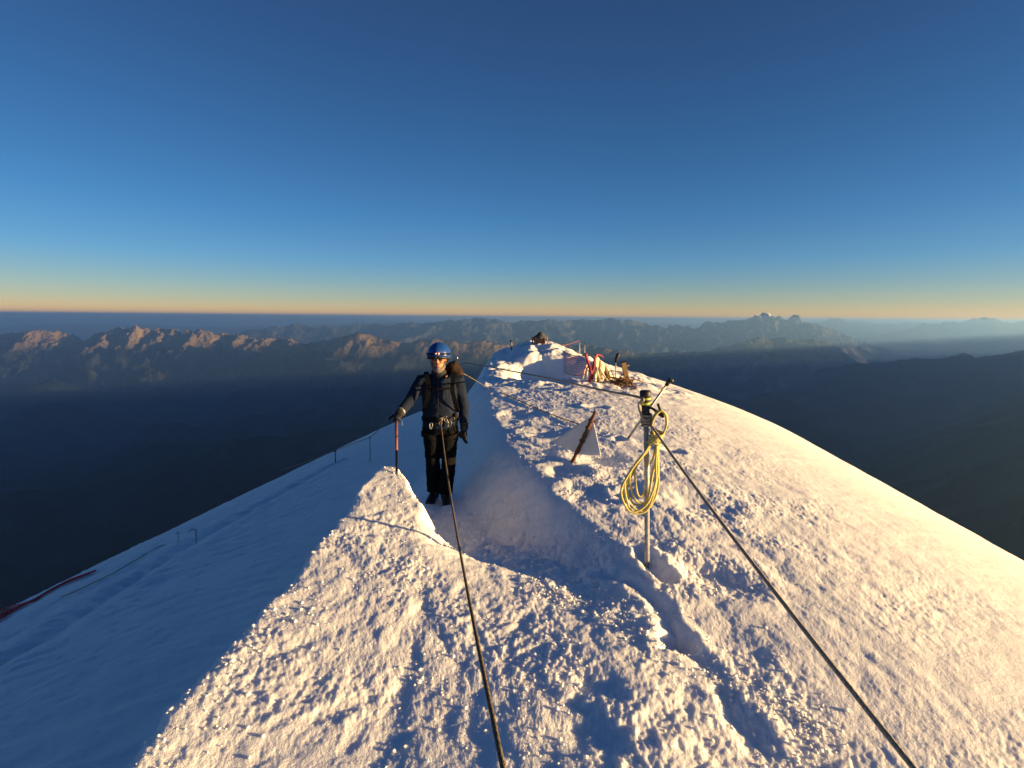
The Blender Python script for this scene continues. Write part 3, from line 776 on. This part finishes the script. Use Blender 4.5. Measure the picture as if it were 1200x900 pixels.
    rimz = -.047
    limb(bm, [(hc + Vector((.123 * math.sin(t), -.150 * math.cos(t), rimz + .022 * max(0, math.cos(t)) - .012 * max(0, -math.cos(t)))), .007, .011) for t in [2 * math.pi * k / 40 for k in range(41)]], 8)
    part('rim', bm, 'black', h, O)
    bm = bmesh.new(); box(bm, hc + Vector((.004, -.150, .018)), (.062, .034, .036), bevel=.008)
    lamp = part('headlamp', bm, 'red', h, O)
    bm = bmesh.new(); ball(bm, hc + Vector((.020, -.166, .018)), (.013, .006, .013)); ball(bm, hc + Vector((-.010, -.166, .018)), (.010, .006, .010))
    part('lamp_lens', bm, 'glass', lamp, O)
    bm = bmesh.new()                                        # lamp strap
    limb(bm, [(hc + Vector((.132 * math.sin(t), -.160 * math.cos(t), .012 - .02 * (1 - math.cos(t)) * .3)), .002, .011) for t in [2 * math.pi * k / 40 for k in range(41)]], 8)
    part('lamp_strap', bm, 'webbing', h, O)
    bm = bmesh.new()                                        # goggle pushed up under the rim
    limb(bm, [(headc + Vector((.085 * math.sin(t), -.118 * math.cos(t) + .0, .048)), .012, .014) for t in [(-1.1 + 2.2 * k / 16) for k in range(17)]], 10)
    part('brow_visor', bm, 'glass', h, O)
    bm = bmesh.new()                                        # chin strap
    for s in (-1, 1):
        limb(bm, [(hc + Vector((s * .112, .0, -.05)), .002, .009), (headc + Vector((s * .080, -.02, -.06)), .002, .009), (headc + Vector((s * .02, -.055, -.140)), .002, .009)], 8)
    part('chin_strap', bm, 'webbing', h, O)
    bm = bmesh.new()
    for s in (-1, 1):
        ball(bm, headc + Vector((s * .034, -.091, .008)), (.029, .010, .019), seg=16)
        limb(bm, [(headc + Vector((s * .060, -.084, .010)), .003), (headc + Vector((s * .084, .0, .008)), .003)], 6)
    limb(bm, [(headc + Vector((-.012, -.104, .012)), .004), (headc + Vector((.012, -.104, .012)), .004)], 6)
    part('sunglasses', bm, 'lens', root, O)
    bm = bmesh.new()
    ball(bm, headc + Vector((0, -.040, -.112)), (.056, .056, .042), seg=20)
    ball(bm, headc + Vector((0, -.074, -.104)), (.034, .024, .028), seg=14)
    for s in (-1, 1):
        limb(bm, [(headc + Vector((s * .072, -.005, -.03)), .012), (headc + Vector((s * .062, -.028, -.085)), .018), (headc + Vector((s * .03, -.06, -.112)), .026)], 10)
        limb(bm, [(headc + Vector((s * .002, -.094, -.047)), .006), (headc + Vector((s * .030, -.082, -.058)), .006)], 8)
    part('beard', fuse('beard', bm, .006, 1, lambda x, y, z: .003 * pn(x * 120, z * 90, 321)), 'beard', root, O)
    bm = bmesh.new()                                        # grey neck scarf
    limb(bm, [(neck + Z * .045, .078, .080), (neck + Z * .01, .088, .090), (neck - Z * .02, .085, .088)], 18)
    part('neck_scarf', fuse('neck_scarf', bm, .009, 2, lambda x, y, z: .004 * pn(x * 30, z * 50, 322)), 'packblack', root, O)
    # harness ---------------------------------------------------------------------
    bm = bmesh.new()
    belt_c = J(516, 490)
    ring = [(belt_c + Vector((.205 * math.sin(t), -.150 * math.cos(t), .006 * math.cos(t))), .006, .024) for t in [2 * math.pi * k / 36 for k in range(37)]]
    F = [bm.verts.new(p) for p in []]
    for q0, q1 in zip(ring[:-1], ring[1:]): pass
    def band(bm, pts, half, thick, up):
        Q = []
        for i, p in enumerate(pts):
            a = pts[max(i - 1, 0)]; b = pts[min(i + 1, len(pts) - 1)]
            t = (b - a).normalized(); n = t.cross(up).normalized()
            Q.append([bm.verts.new(p + up * (half * s1) + n * (thick * s2)) for s1, s2 in ((-1, -1), (1, -1), (1, 1), (-1, 1))])
        for A, B in zip(Q[:-1], Q[1:]):
            for k in range(4): bm.faces.new((A[k], A[(k + 1) % 4], B[(k + 1) % 4], B[k]))
        bm.faces.new(Q[0][::-1]); bm.faces.new(Q[-1])
    band(bm, [r[0] for r in ring], .024, .007, Z)
    hz = part('harness', bm, 'webbing', root, O, smooth=False)
    for a, b in ((hipR, knR), (hipL, knL)):
        bm = bmesh.new(); c = a.lerp(b, .32)
        band(bm, [c + Vector((.118 * math.sin(t), -.118 * math.cos(t), .03 * math.sin(t) * (1 if a is hipL else -1))) for t in [2 * math.pi * k / 30 for k in range(31)]], .022, .006, Z)
        part('leg_loop', bm, 'webbing', hz, O, smooth=False)
    tie = J(516.5, 491, -.165)
    bm = bmesh.new()
    band(bm, [tie + Vector((.0, .012, .03)), tie + Vector((0, -.01, -.0)), tie + Vector((0, .012, -.075))], .012, .004, X)
    part('belay_loop', bm, 'webbing', hz, O, smooth=False)
    def carabiner(c, s, tilt, m='metal'):
        bm = bmesh.new(); q = Quaternion((0, 1, 0), tilt)
        limb(bm, [(Vector(c) + q @ Vector((.015 * s * math.sin(t) * (1.15 if math.cos(t) > 0 else .8), .0, .035 * s * math.cos(t))), .0042) for t in [2 * math.pi * k / 24 for k in range(25)]], 8)
        part('carabiner', bm, m, hz, O)
    carabiner(tie + Vector((.005, -.012, -.012)), .9, .3)
    carabiner(J(523, 493, -.155), .9, -.7); carabiner(J(527, 497, -.15), 1.0, .5); carabiner(J(530, 491, -.13), .8, 1.2); carabiner(J(505, 499, -.16), 1.0, .1, 'steel'); carabiner(J(521, 489, -.165), .7, 1.3)
    bm = bmesh.new(); rope(bm, [J(531, 488, -.11), J(535, 497, -.10), J(537, 512, -.08), J(533, 520, -.09), J(529, 508, -.12), J(531, 492, -.12)], .005, 8, 6)
    part('gear_sling', bm, 'webbing', hz, O)
    bm = bmesh.new(); ball(bm, J(534, 487, -.07), (.030, .026, .036)); part('belt_pouch', bm, 'brownpack', hz, O)
    # backpack he carries: a thing of its own -------------------------------------------
    po = J(519, 470, .17)
    pk = empty('backpack', po, 'brown and black backpack worn by the climber, its top showing above his shoulder', 'backpack')
    bm = bmesh.new()
    box(bm, J(519, 462, .26), (.30, .20, .44), bevel=.06)
    ball(bm, J(519, 478, .29), (.15, .13, .15)); ball(bm, J(521, 443, .25), (.15, .12, .12))
    part('pack_body', fuse('pack_body', bm, .012, 6, lambda x, y, z: .008 * pn(x * 14, z * 14, 331)), 'packblack', pk, po)
    bm = bmesh.new()
    ball(bm, J(531, 432, .20), (.085, .08, .085), seg=20); ball(bm, J(536, 437, .20), (.072, .075, .085)); ball(bm, J(521, 434, .22), (.10, .09, .06)); box(bm, J(533, 425, .19), (.07, .08, .06), bevel=.02)
    part('pack_lid', fuse('pack_lid', bm, .010, 4, lambda x, y, z: .009 * pn(x * 18, z * 18, 332)), 'brownpack', pk, po)
    bm = bmesh.new(); box(bm, J(535.5, 419.5, .17), (.024, .02, .03), bevel=.005); part('buckle', bm, 'metal', pk, po)
    for side, (sx, ax) in (('L', (531, 536)), ('R', (500, 497))):
        bm = bmesh.new()
        band(bm, smooth_path([J(sx + (2 if side == 'L' else -1), 438, .16), J(sx, 436.5, .02), J(sx - (0 if side == 'L' else -1), 444, -.135), J(sx - (1 if side == 'L' else -2), 456, -.172), J(ax - 3 if side == 'L' else ax + 3, 470, -.165), J(ax, 481, -.07), J(ax, 482, .08)], 6), .024, .007, X)
        part('shoulder_strap', bm, 'webbing', pk, po, smooth=False)
    bm = bmesh.new(); band(bm, smooth_path([J(503, 455, -.178), J(515, 456, -.192), J(530, 455, -.178)], 6), .011, .004, Z)
    part('chest_strap', bm, 'webbing', pk, po, smooth=False)
    # ice axe ---------------------------------------------------------------------------------
    base = ground(465, 556); top = grip
    base = Vector((base.x, base.y, base.z))
    ax = empty('ice_axe', base, 'orange and black ice axe planted in the tip of the snow bank beside the climber', 'ice axe')
    dv = (top - base); 
    bm = bmesh.new(); limb(bm, [(base + dv * .42, .013, .010), (top, .014, .011)], 12); part('grip', bm, 'orange', ax, base)
    bm = bmesh.new(); limb(bm, [(base + dv * .02, .010), (base + dv * .06, .0125, .0095), (base + dv * .425, .0125, .0095)], 12); part('shaft', bm, 'black', ax, base)
    bm = bmesh.new(); limb(bm, [(base - dv.normalized() * .07, .001), (base + dv * .03, .009)], 8); part('spike', bm, 'metal', ax, base)
    bm = bmesh.new()
    limb(bm, [(top + Vector((-.02, .02, .012)), .010, .012), (top + Vector((.03, -.02, .014)), .010, .012), (top + Vector((.07, -.08, .008)), .006, .012), (top + Vector((.09, -.13, -.02)), .002, .004)], 8)
    limb(bm, [(top + Vector((-.01, .02, .012)), .009, .012), (top + Vector((-.04, .07, .010)), .022, .004), (top + Vector((-.05, .10, .0)), .028, .002)], 8)
    part('axe_head', bm, 'steel', ax, base)
    return tie

# ------------------------------------------------------------------ post, coil, ropes
def build_post():
    b = ground(760, 666)
    Dp = b.y
    P = lambda px, py, d=0.: pt(px, py, Dp + d)
    lean = lambda t: P(760 + (756.5 - 760) * t, 666 + (470 - 666) * t)
    root = empty('metal_post', b, 'upright grey metal post with black cap and lime tape holding the yellow rope coil', 'post')
    bm = bmesh.new(); limb(bm, [(b - Vector((0, 0, .25)), .0165), (lean(.5), .0165), (lean(1.0), .0165)], 20); part('pole', bm, 'steel', root, b)
    bm = bmesh.new(); limb(bm, [(P(757, 492), .024), (P(756.5, 474), .026)], 20); part('sleeve', bm, 'black', root, b)
    bm = bmesh.new(); limb(bm, [(P(756.5, 467), .033), (P(756.3, 463), .036), (P(756.2, 458.5), .036), (P(756.2, 457.5), .030)], 20); part('cap', bm, 'black', root, b)
    for y0, y1, m in ((474, 471.2, 'tape'), (470.6, 468.4, 'black'), (468.2, 465.6, 'tape')):
        bm = bmesh.new(); limb(bm, [(P(756.5, y0), .034), (P(756.4, y1), .034)], 20); part('tape_band', bm, m, root, b)
    bm = bmesh.new()
    rope(bm, [P(757, 477), P(765, 479, -.02), P(772, 485, -.03), P(776, 488, -.03)], .0085, 10, 6)
    rope(bm, [P(777, 489, -.03), P(774.5, 482, -.035), P(771, 473, -.03)], .0095, 10, 6)
    part('hook', bm, 'black', root, b)
    bm = bmesh.new()
    for k in range(4):
        y = 486 + k * 4.2
        limb(bm, [(P(757.5, y) + Vector((.030 * math.cos(t), .030 * math.sin(t), .006 * math.sin(t * 1 + k))), .009) for t in [2 * math.pi * j / 18 for j in range(19)]], 8)
    part('rope_hitch', bm, 'rope', root, b)
    # dark handrail ropes --------------------------------------------------------------------
    bm = bmesh.new()
    a = P(762, 497, -.03); e = pt(1080, 900, 1.06); e2 = a + (e - a) * 1.25
    rope(bm, sag(a, e2, .035, 26), .0078, 12, 2)
    single('handrail_rope', bm, 'rope', a, 'dark taut handrail rope running from the metal post down to the near right', 'rope')
    bm = bmesh.new()
    top = P(750, 466, .0)
    Q = [P(757, 494, -.035), P(752, 488, -.03), P(748.5, 474, -.02), top, pt(700, 456, 4.1), pt(640, 442.5, 5.6), pt(592, 433.5, 7.2), pt(560, 427.5, 8.6), pt(543, 426, 9.2), pt(520, 437, 9.8), pt(490, 460, 10.3), pt(460, 484, 10.5), pt(447, 500, 10.6), pt(433.5, 512, 10.6), pt(412, 520, 11.6), pt(393, 528, 12.6), pt(362, 540, 13.0), pt(330, 551, 13.0)]
    rope(bm, Q, .0085, 10, 8)
    single('handrail_rope', bm, 'rope', top, 'dark handrail rope strung from the metal post across the crest and down behind the climber', 'rope')
    # yellow coil -------------------------------------------------------------------------------
    neckp = P(767, 513, -.055)
    root2 = empty('rope_coil', neckp, 'coil of yellow rope hanging in loops from the hook of the metal post', 'rope')
    bm = bmesh.new(); rnd = random.Random(4)
    specs = [(728, 574, 742, 600, 768, 566), (732, 566, 748, 602, 770, 560), (738, 560, 752, 590, 764, 556), (730, 580, 752, 599, 771, 572), (744, 552, 750, 582, 760, 548), (735, 570, 746, 592, 766, 550)]
    for i, (lx, ly, bx, by, rx, ry) in enumerate(specs):
        d = -.06 + .018 * i; j = lambda: rnd.uniform(-1.2, 1.2)
        R_ = [P(766 + j(), 512, d * .6), P(758 + j(), 528, d), P((lx + 758) / 2 - 3 + j(), (ly + 528) / 2, d - .01), P(lx, ly, d - .015), P(lx + (bx - lx) * .35, by - 7, d - .02), P(bx, by, d - .02), P(bx + (rx - bx) * .6, by - 8 + j(), d - .015), P(rx, ry, d - .01), P((rx + 771) / 2 + j(), (ry + 525) / 2, d), P(770 + j(), 516, d * .6), P(768, 510, d * .6)]
        rope(bm, R_, .0072, 10, 8)
    part('hanging_loops', bm, 'yellow', root2, neckp)
    bm = bmesh.new()
    for i in range(4):
        d = -.055 + .014 * i; j = lambda: rnd.uniform(-1.0, 1.0)
        R_ = [P(768 + j(), 515, d), P(764 + j(), 500, d), P(767 + j(), 488, d), P(774 + j(), 481.5 + j(), d), P(780.5 + j(), 487, d), P(780.5 + j(), 500, d), P(775 + j(), 512, d), P(771 + j(), 517, d)]
        rope(bm, R_, .0072, 10, 8)
    part('top_loop', bm, 'yellow', root2, neckp)
    bm = bmesh.new()
    for k in range(5):
        y = 508 + k * 3.0; cx = 770 - k * .9
        limb(bm, [(P(cx, y, -.04) + Vector((.040 * math.cos(t), .034 * math.sin(t), .010 * math.sin(t + k))), .0074) for t in [2 * math.pi * j / 22 for j in range(23)]], 10)
    part('wrapped_turns', bm, 'yellow', root2, neckp)

def build_climbing_rope(tie):
    bm = bmesh.new()
    a = Vector(tie) + Vector((0, -.015, -.005)); e = pt(597, 900, .78); e2 = a + (e - a) * 1.10
    pts = sag(a, e2, .17, 40)
    rope(bm, pts, .0058, 12, 2)
    # figure-eight knot at the harness
    c = a
    rope(bm, [c + Vector((.0, 0, -.02)), c + Vector((.016, -.012, .0)), c + Vector((.0, -.02, .022)), c + Vector((-.018, -.01, .004)), c + Vector((.0, .0, -.022)), c + Vector((.018, -.018, -.035)), c + Vector((.0, -.02, -.055)), c + Vector((-.016, -.02, -.035)), c + Vector((.004, -.01, -.012))], .0062, 10, 6)
    single('climbing_rope', bm, 'climbrope', a, 'tan climbing rope tied to the climber\'s harness and leading to the bottom of the picture', 'rope')

def on_snow(px, py, up=.006):
    g = ground(px, py); return g + Vector((0, 0, up))

def build_ridge_things():
    # rope lying over the hump to the flag
    bm = bmesh.new()
    P0 = [pt(537, 436, 6.3), pt(548, 440.5, 6.6)] + [on_snow(x, y, .012) for x, y in [(572, 455), (590, 462), (606, 469), (622, 476.5), (638, 483), (655, 490), (672, 496), (682, 500)]]
    rope(bm, P0, .0075, 8, 6)
    single('slack_rope', bm, 'climbrope', P0[-1], 'tan slack rope lying on the lumpy snow from behind the climber to the white flag', 'rope')
    # tilted alloy stake behind the post
    b = ground(736, 514); t = pt(784, 447, b.y - .05)
    r = empty('tilted_stake', b, 'leaning alloy stake with a black clamp at its top, just behind the metal post', 'stake')
    ax = (t - b)
    bm = bmesh.new(); limb(bm, [(b - ax.normalized() * .15, .016), (t, .016)], 14); part('tube', bm, 'metal', r, b)
    bm = bmesh.new(); limb(bm, [(b + ax * .93, .025), (b + ax * 1.04, .028), (b + ax * 1.05, .02)], 12)
    box(bm, b + ax * 1.0 + Vector((.03, -.01, .01)), (.05, .04, .05), bevel=.01); part('clamp', bm, 'black', r, b)
    bm = bmesh.new(); limb(bm, [(b + ax * .82 + Vector((-.02, -.02, 0)), .008), (b + ax * .9 + Vector((-.022, -.02, .0)), .010)], 8); part('clip', bm, 'wood', r, b)
    # white flag on a rusty rod
    b = ground(671, 541); d = b.y
    r = empty('marker_flag', b, 'white triangular flag on a rusty leaning rod stuck in the lumpy snow', 'flag')
    t = pt(698, 482, d - .06)
    bm = bmesh.new(); ax = t - b
    limb(bm, [(b - ax.normalized() * .15, .017)] + [(b + ax * k + Vector((0, 0, 0)), .018 + .006 * ((i * 7) % 3 == 0)) for i, k in enumerate([0, .12, .16, .2, .35, .4, .55, .6, .64, .8, .84, .9])] + [(t, .019)], 12)
    part('rod', bm, 'rust', r, b)
    bm = bmesh.new(); 
    for k in (.40, .66, .80):
        bm = bmesh.new(); limb(bm, [(b + ax * k, .030), (b + ax * (k + .03), .031)], 12)
        if k > .7: limb(bm, [(b + ax * .815, .012), (b + ax * .815 + Vector((.055, -.02, -.012)), .010)], 8)
        part('binding', bm, 'rust', r, b)
    n = 14; V = []
    gl = ground(647, 520).y - .03; gr = min(d, ground(704, 535).y) - .03; gb = min(d, ground(678, 535).y) - .02
    apex = pt(694, 487, d + .03); L_ = pt(647, 518, min(gl, d + .28)); Bt = pt(678, 533, min(gb, d + .04)); Rr = pt(704, 533, min(gr, d - .2))
    bm = bmesh.new(); rows = []
    for j in range(n + 1):
        v = j / n; row = []
        for i in range(n + 1):
            u = i / n
            lo = L_.lerp(Bt, u * 2) if u < .5 else Bt.lerp(Rr, u * 2 - 1)
            p = apex.lerp(lo, v) + Vector((0, .02 * math.sin(u * 5) * v, 0))
            row.append(bm.verts.new(p))
        rows.append(row)
    for A, B in zip(rows[:-1], rows[1:]):
        for i in range(n): bm.faces.new((A[i], A[i + 1], B[i + 1], B[i]))
    bmesh.ops.remove_doubles(bm, verts=bm.verts[:], dist=.0005)
    o = part('flag_sheet', bm, 'sheet', r, b); sm = o.modifiers.new('thick', 'SOLIDIFY'); sm.thickness = .006
    # camp hollow: torn barrier net with red straps and cream sheeting --------------------------
    b = ground(693, 447); d = b.y
    r = empty('barrier_net', b, 'torn barrier net with crossed red straps and cream sheeting sagging at the dug-out hollow', 'net')
    G = lambda px, py, dd=0.: pt(px, py, d + dd)
    def ribbon(pts, w, m, nm, wd=(1, 0, 0)):
        bm = bmesh.new(); W = Vector(wd); Q = smooth_path(pts, 6); A = []
        for k, p in enumerate(Q):
            tw = .35 * math.sin(k * .5); ww = W * (w * math.cos(tw)) + Vector((0, w * math.sin(tw), 0))
            A.append((bm.verts.new(p - ww), bm.verts.new(p), bm.verts.new(p + ww)))
        for a, c in zip(A[:-1], A[1:]):
            bm.faces.new((a[0], a[1], c[1], c[0])); bm.faces.new((a[1], a[2], c[2], c[1]))
        o = part(nm, bm, m, r, b); s = o.modifiers.new('thick', 'SOLIDIFY'); s.thickness = .008
    ribbon([G(686.5, 414), G(689, 424, -.05), G(692, 434, -.08), G(695, 443, -.05), G(696, 449)], .034, 'redstrap', 'red_strap')
    ribbon([G(699, 415, .05), G(696.5, 424, -.02), G(694.5, 434, -.05), G(692, 442, -.08), G(690.5, 449, -.04)], .034, 'redstrap', 'red_strap')
    ribbon([G(699, 416, .05), G(703, 416.2, .1), G(707, 418.5, .15)], .018, 'redstrap', 'red_strap', (0, 0, 1))
    bm = bmesh.new(); rows = []
    for j in range(15):
        v = j / 14; row = []
        for i in range(25):
            u = i / 24
            topx = 696 + 12 * u + (6 * u * u); topy = 416 + 17 * u ** 1.6
            px = topx + (u - .25) * 10 * v; py = topy + (447 - topy) * v
            row.append(bm.verts.new(G(px, py, .05 + .09 * math.sin(u * 19 + v * 2) * (.3 + v) + .25 * u - .12 * v)))
        rows.append(row)
    for A, B in zip(rows[:-1], rows[1:]):
        for i in range(24): bm.faces.new((A[i], A[i + 1], B[i + 1], B[i]))
    o = part('cream_sheet', bm, 'cream', r, b); s = o.modifiers.new('thick', 'SOLIDIFY'); s.thickness = .01
    for k, (x0, y0, x1, y1) in enumerate([(688, 427, 683, 444), (690, 428, 688, 445), (700, 430, 704, 447), (703, 430, 712, 446)]):
        ribbon([G(x0, y0, -.02), G((x0 + x1) / 2 - 1, (y0 + y1) / 2, -.08), G(x1, y1, -.06)], .022, 'cream', 'torn_strip')
    bm = bmesh.new()                                         # mesh of the net, strands both ways
    def npt(u, v): return G(661 + 26 * u, 412 + 4 * u + (3 * math.sin(u * 3.1)) + v * (24 - 2 * u) , .9 - .8 * u - .5 * v + .06 * math.sin(u * 8))
    for i in range(19):
        u = i / 18; limb(bm, [(npt(u, k / 8), .004) for k in range(9)], 5)
    for j in range(10):
        v = j / 9; limb(bm, [(npt(k / 20, v), .004 if 0 < j < 9 else .009) for k in range(21)], 5)
    part('net_mesh', bm, 'pinknet', r, b)
    # pole with dark grip, wooden stake, brown heap
    b = ground(722, 443); d = b.y; G2 = lambda px, py: pt(px, py, d)
    r = empty('ski_pole', b, 'thin grey pole with thick dark grip standing left of the wooden stake', 'pole')
    bm = bmesh.new(); limb(bm, [(b - Vector((0, 0, .1)), .012), (G2(721.3, 424), .016)], 10); part('shaft', bm, 'steel', r, b)
    bm = bmesh.new(); limb(bm, [(G2(721.3, 425), .03), (G2(722.5, 420), .045), (G2(724.2, 416), .05), (G2(725, 414), .035)], 12); part('grip', bm, 'black', r, b)
    b = ground(736, 452); d = b.y; G3 = lambda px, py, dd=0: pt(px, py, d + dd)
    r = empty('wooden_stake', b, 'weathered tan wooden stake leaning beside the brown cord heap', 'stake')
    bm = bmesh.new()
    q = (G3(730.5, 424) - b); rot = Vector((0, 0, 1)).rotation_difference(q.normalized())
    box(bm, b + q * .47, (.115, .06, q.length * 1.06), rot, bevel=.01); part('board', bm, 'wood', r, b, smooth=False)
    bm = bmesh.new(); box(bm, b + q * .995, (.122, .066, .055), rot, bevel=.008); part('dark_end', bm, 'black', r, b, smooth=False)
    bm = bmesh.new(); limb(bm, [(b + q * .82, .012), (b + q * .82 + Vector((.11, -.02, .02)), .016)], 8); part('peg', bm, 'wood', r, b)
    b = ground(728, 454)
    rnd = random.Random(9); bm = bmesh.new()
    for k in range(24):
        c = b + Vector((rnd.gauss(-.0, .15), rnd.gauss(.12, .12), 0)); c.z = gz(c.x, c.y) + .02 + abs(rnd.gauss(.06, .06))
        P = [c + Vector((rnd.uniform(-.22, .22), rnd.uniform(-.18, .18), rnd.uniform(-.06, .10))) for _ in range(4)]
        for p in P: p.z = max(p.z, gz(p.x, p.y) + .01)
        rope(bm, P, .012, 6, 5)
    single('cord_heap', bm, 'darkwood', b, 'tangled heap of brown cord and netting at the foot of the wooden stake', 'cord heap')
    # far crest things ---------------------------------------------------------------------------
    g = crest_point(633); d = g.y
    b = g
    r = empty('supply_crate', b, 'reddish crate under a dark peaked cover standing on the far snow crest', 'crate')
    H = lambda px, py, dd=0: pt(px, py, d + dd)
    w = (H(639.5, 400) - H(626.5, 400)).length; hh = (H(633, 396) - H(633, 404)).length
    bm = bmesh.new(); box(bm, H(632.5, 401.5), (w, w * .8, hh * 1.5), bevel=.01); part('box', bm, 'crate', r, b, smooth=False)
    bm = bmesh.new()
    for k in range(5): box(bm, H(627.3 + k * 2.6, 400.0, -w * .4 - .004), (w * .03, .012, hh * .95))
    part('slat', bm, 'crate', r, b, smooth=False)
    bm = bmesh.new()
    ball(bm, H(633, 396), (w * .60, w * .45, hh * .55), seg=16); ball(bm, H(634, 393), (w * .36, w * .3, hh * .5), seg=12); ball(bm, H(629, 396.5), (w * .34, w * .3, hh * .35), seg=12)
    part('cover', fuse('cover', bm, w * .04, 2, lambda x, y, z: w * .03 * pn(x * 6, z * 6, 341)), 'tarp', r, b)
    for x in (624, 641.5):
        bm = bmesh.new(); limb(bm, [(H(x, 407), .022), (H(x - .3, 394.5), .022)], 8); part('corner_post', bm, 'wood', r, b)
    def marker(px, y0, y1, rad, m, name, label, cat, group=None, cap=None):
        bq = crest_point(px, y0); tq = pt(px - .3, y1, bq.y)
        rr_ = empty(name, bq, label, cat, group)
        bm = bmesh.new(); limb(bm, [(bq - Vector((0, 0, .2)), rad), (tq, rad * .95)], 10); part('shaft', bm, m, rr_, bq)
        bm = bmesh.new(); limb(bm, [(tq - Vector((0, 0, .05)), rad * 1.3), (tq + Vector((0, 0, .01)), rad * 1.3), (tq + Vector((0, 0, .02)), rad * .6)], 10); part('tip', bm, cap or 'black', rr_, bq)
        return tq
    marker(599.5, 410, 399, .03, 'wood', 'marker_stake', 'short tan stake at the far left edge of the snow crest', 'stake')
    t1 = marker(679.5, 409, 399, .014, 'steel', 'marker_pole', 'thin pole on the far crest at the end of the pink cord', 'pole')
    marker(685.5, 410, 402, .012, 'steel', 'marker_pole', 'shorter thin pole just right of the corded pole on the far crest', 'pole')
    bm = bmesh.new(); e = pt(655, 406, t1.y - .6); e.z = gz(e.x, e.y) + .01
    rope(bm, sag(e, t1, .02, 14), .012, 6, 2)
    single('pink_cord', bm, 'pinknet', t1, 'faded pink cord stretched low along the far crest to a thin pole', 'cord')

def crest_point(px, py=None):
    """nearest snow skyline under a pixel column: the point with the highest elevation angle past 12 m"""
    px_, _ = unroll(px, 405)
    a = (px_ - 600) / 600.0 / (CP + .075 * SP)
    Y = np.linspace(11, 40, 1500); z = snow_z(a * Y, Y)
    if py is not None:
        g = ground(px, py)
        if g.y < 40: return g
    i = int(np.argmax((z - EYE) / Y))
    return Vector((a * Y[i], Y[i], float(z[i])))

def build_left_slope():
    grp = 'pickets on the shaded left slope'
    spec = [(433.5, 541, 512, .010, 'slim dark picket holding the handrail rope nearest the climber on the shaded slope', 'steel', 10.6),
            (393, 541, 528, .012, 'reddish picket at the skyline of the shaded slope with the rope behind it', 'rust', 12.6),
            (229.5, 637, 621, .007, 'bent grey picket with a hooked top on the shaded slope', 'steel', None),
            (208.5, 634, 623, .005, 'short thin picket left of the hooked picket on the shaded slope', 'steel', None)]
    for px, y0, y1, rad, lab, m, dd in spec:
        b = ground(px, y0)
        if b.y > 30: b = ground(px, y0 + 3)
        t = pt(px, y1, b.y)
        r = empty('snow_picket', b, lab, 'picket', grp)
        bm = bmesh.new(); limb(bm, [(b - Vector((0, 0, .15)), rad), (t, rad)], 10); part('shaft', bm, m, r, b)
        bm = bmesh.new()
        if lab.startswith('bent'): limb(bm, [(t, rad * 1.1), (t + Vector((-.05, 0, .012)), rad), (t + Vector((-.10, 0, -.03)), rad * .9)], 8)
        else: limb(bm, [(t + Vector((-.03, -.01, -.02)), rad * .9), (t + Vector((.03, -.01, -.02)), rad * .9)], 8)
        part('eye', bm, m, r, b)
    P = [on_snow(x, y, .03) for x, y in [(-40, 748), (-15, 735), (5, 725), (25, 713), (42, 705), (60, 694), (82, 683), (98, 677), (112, 671.5)]]
    bm = bmesh.new(); rope(bm, P, .013, 8, 6)
    rb = empty('safety_net', P[2], 'red safety net and its rope lying along the shaded slope at the left edge', 'net')
    part('border_rope', bm, 'rednet', rb, P[2])
    bm = bmesh.new()
    Q = [on_snow(x, y, .02) for x, y in [(-40, 722), (-10, 713), (12, 709), (32, 707.5), (52, 697), (75, 684), (92, 676.5), (112, 671)]]
    A = smooth_path(P, 6); B = smooth_path(Q, 6)
    for k in range(0, 44):
        t = k / 43; a = A[int(t * (len(A) - 1))]; c = B[int(t * (len(B) - 1))]; c2 = B[int(min(1, t + .05) * (len(B) - 1))]
        for cc in (c, c2):
            m_ = a.lerp(cc, .5); m_.z = max(m_.z, gz(m_.x, m_.y) + .015)
            limb(bm, [(a, .005), (m_, .005), (cc, .005)], 5)
    part('net_mesh', bm, 'rednet', rb, P[2])
    P = [on_snow(x, y, .02) for x, y in [(72, 702), (90, 694.5), (112, 684), (132, 674), (150, 663.5), (166, 654), (180, 645), (192, 640)]]
    bm = bmesh.new(); rope(bm, P, .0055, 8, 6)
    single('ground_rope', bm, 'rope', P[0], 'dark thin rope lying along the shaded slope just right of the red net', 'rope')

def build_objects():
    make_materials()
    tie = build_person()
    build_climbing_rope(tie)
    build_post()
    build_ridge_things()
    build_left_slope()
# ------------------------------------------------------------------ build
NC_F, NC_B, NR = 1300, 130, 1150
HAZE_COL, HAZE_D, HAZE_G = (.31, .59, 1.0), 2.9e-5, .60
SKY_TINT = [(-.1, (1.8, .95, .55)), (.0, (1.75, .94, .58)), (.028, (1.2, .95, .80)), (.06, (.90, .95, .98)), (.10, (.64, .95, 1.19)), (.18, (.48, .90, 1.26)), (.30, (.43, .82, 1.19)), (.45, (.45, .72, 1.08)), (.9, (.38, .60, .99))]
SKY_ALT, SKY_AIR, SKY_DUST, SKY_OZ, SKY_STR = 3800, 1.0, .4, 1.5, .041
SUN_E, SUN_COL = 4.2, (1.0, .65, .28)
EXPOSURE = 1.88
SNOW = snow_material()
lay_track()
build_snow(SNOW)
build_crumbs(SNOW)
build_background()
build_haze()
build_light()
build_camera()
if 'build_objects' in globals(): build_objects()
SC.view_settings.view_transform = 'Standard'; SC.view_settings.look = 'None'
SC.view_settings.exposure = EXPOSURE; SC.view_settings.gamma = 1.0
SC.view_settings.use_curve_mapping = False
SC.cycles.use_denoising = True
SC.cycles.max_bounces = 6; SC.cycles.diffuse_bounces = 3; SC.cycles.volume_bounces = 1
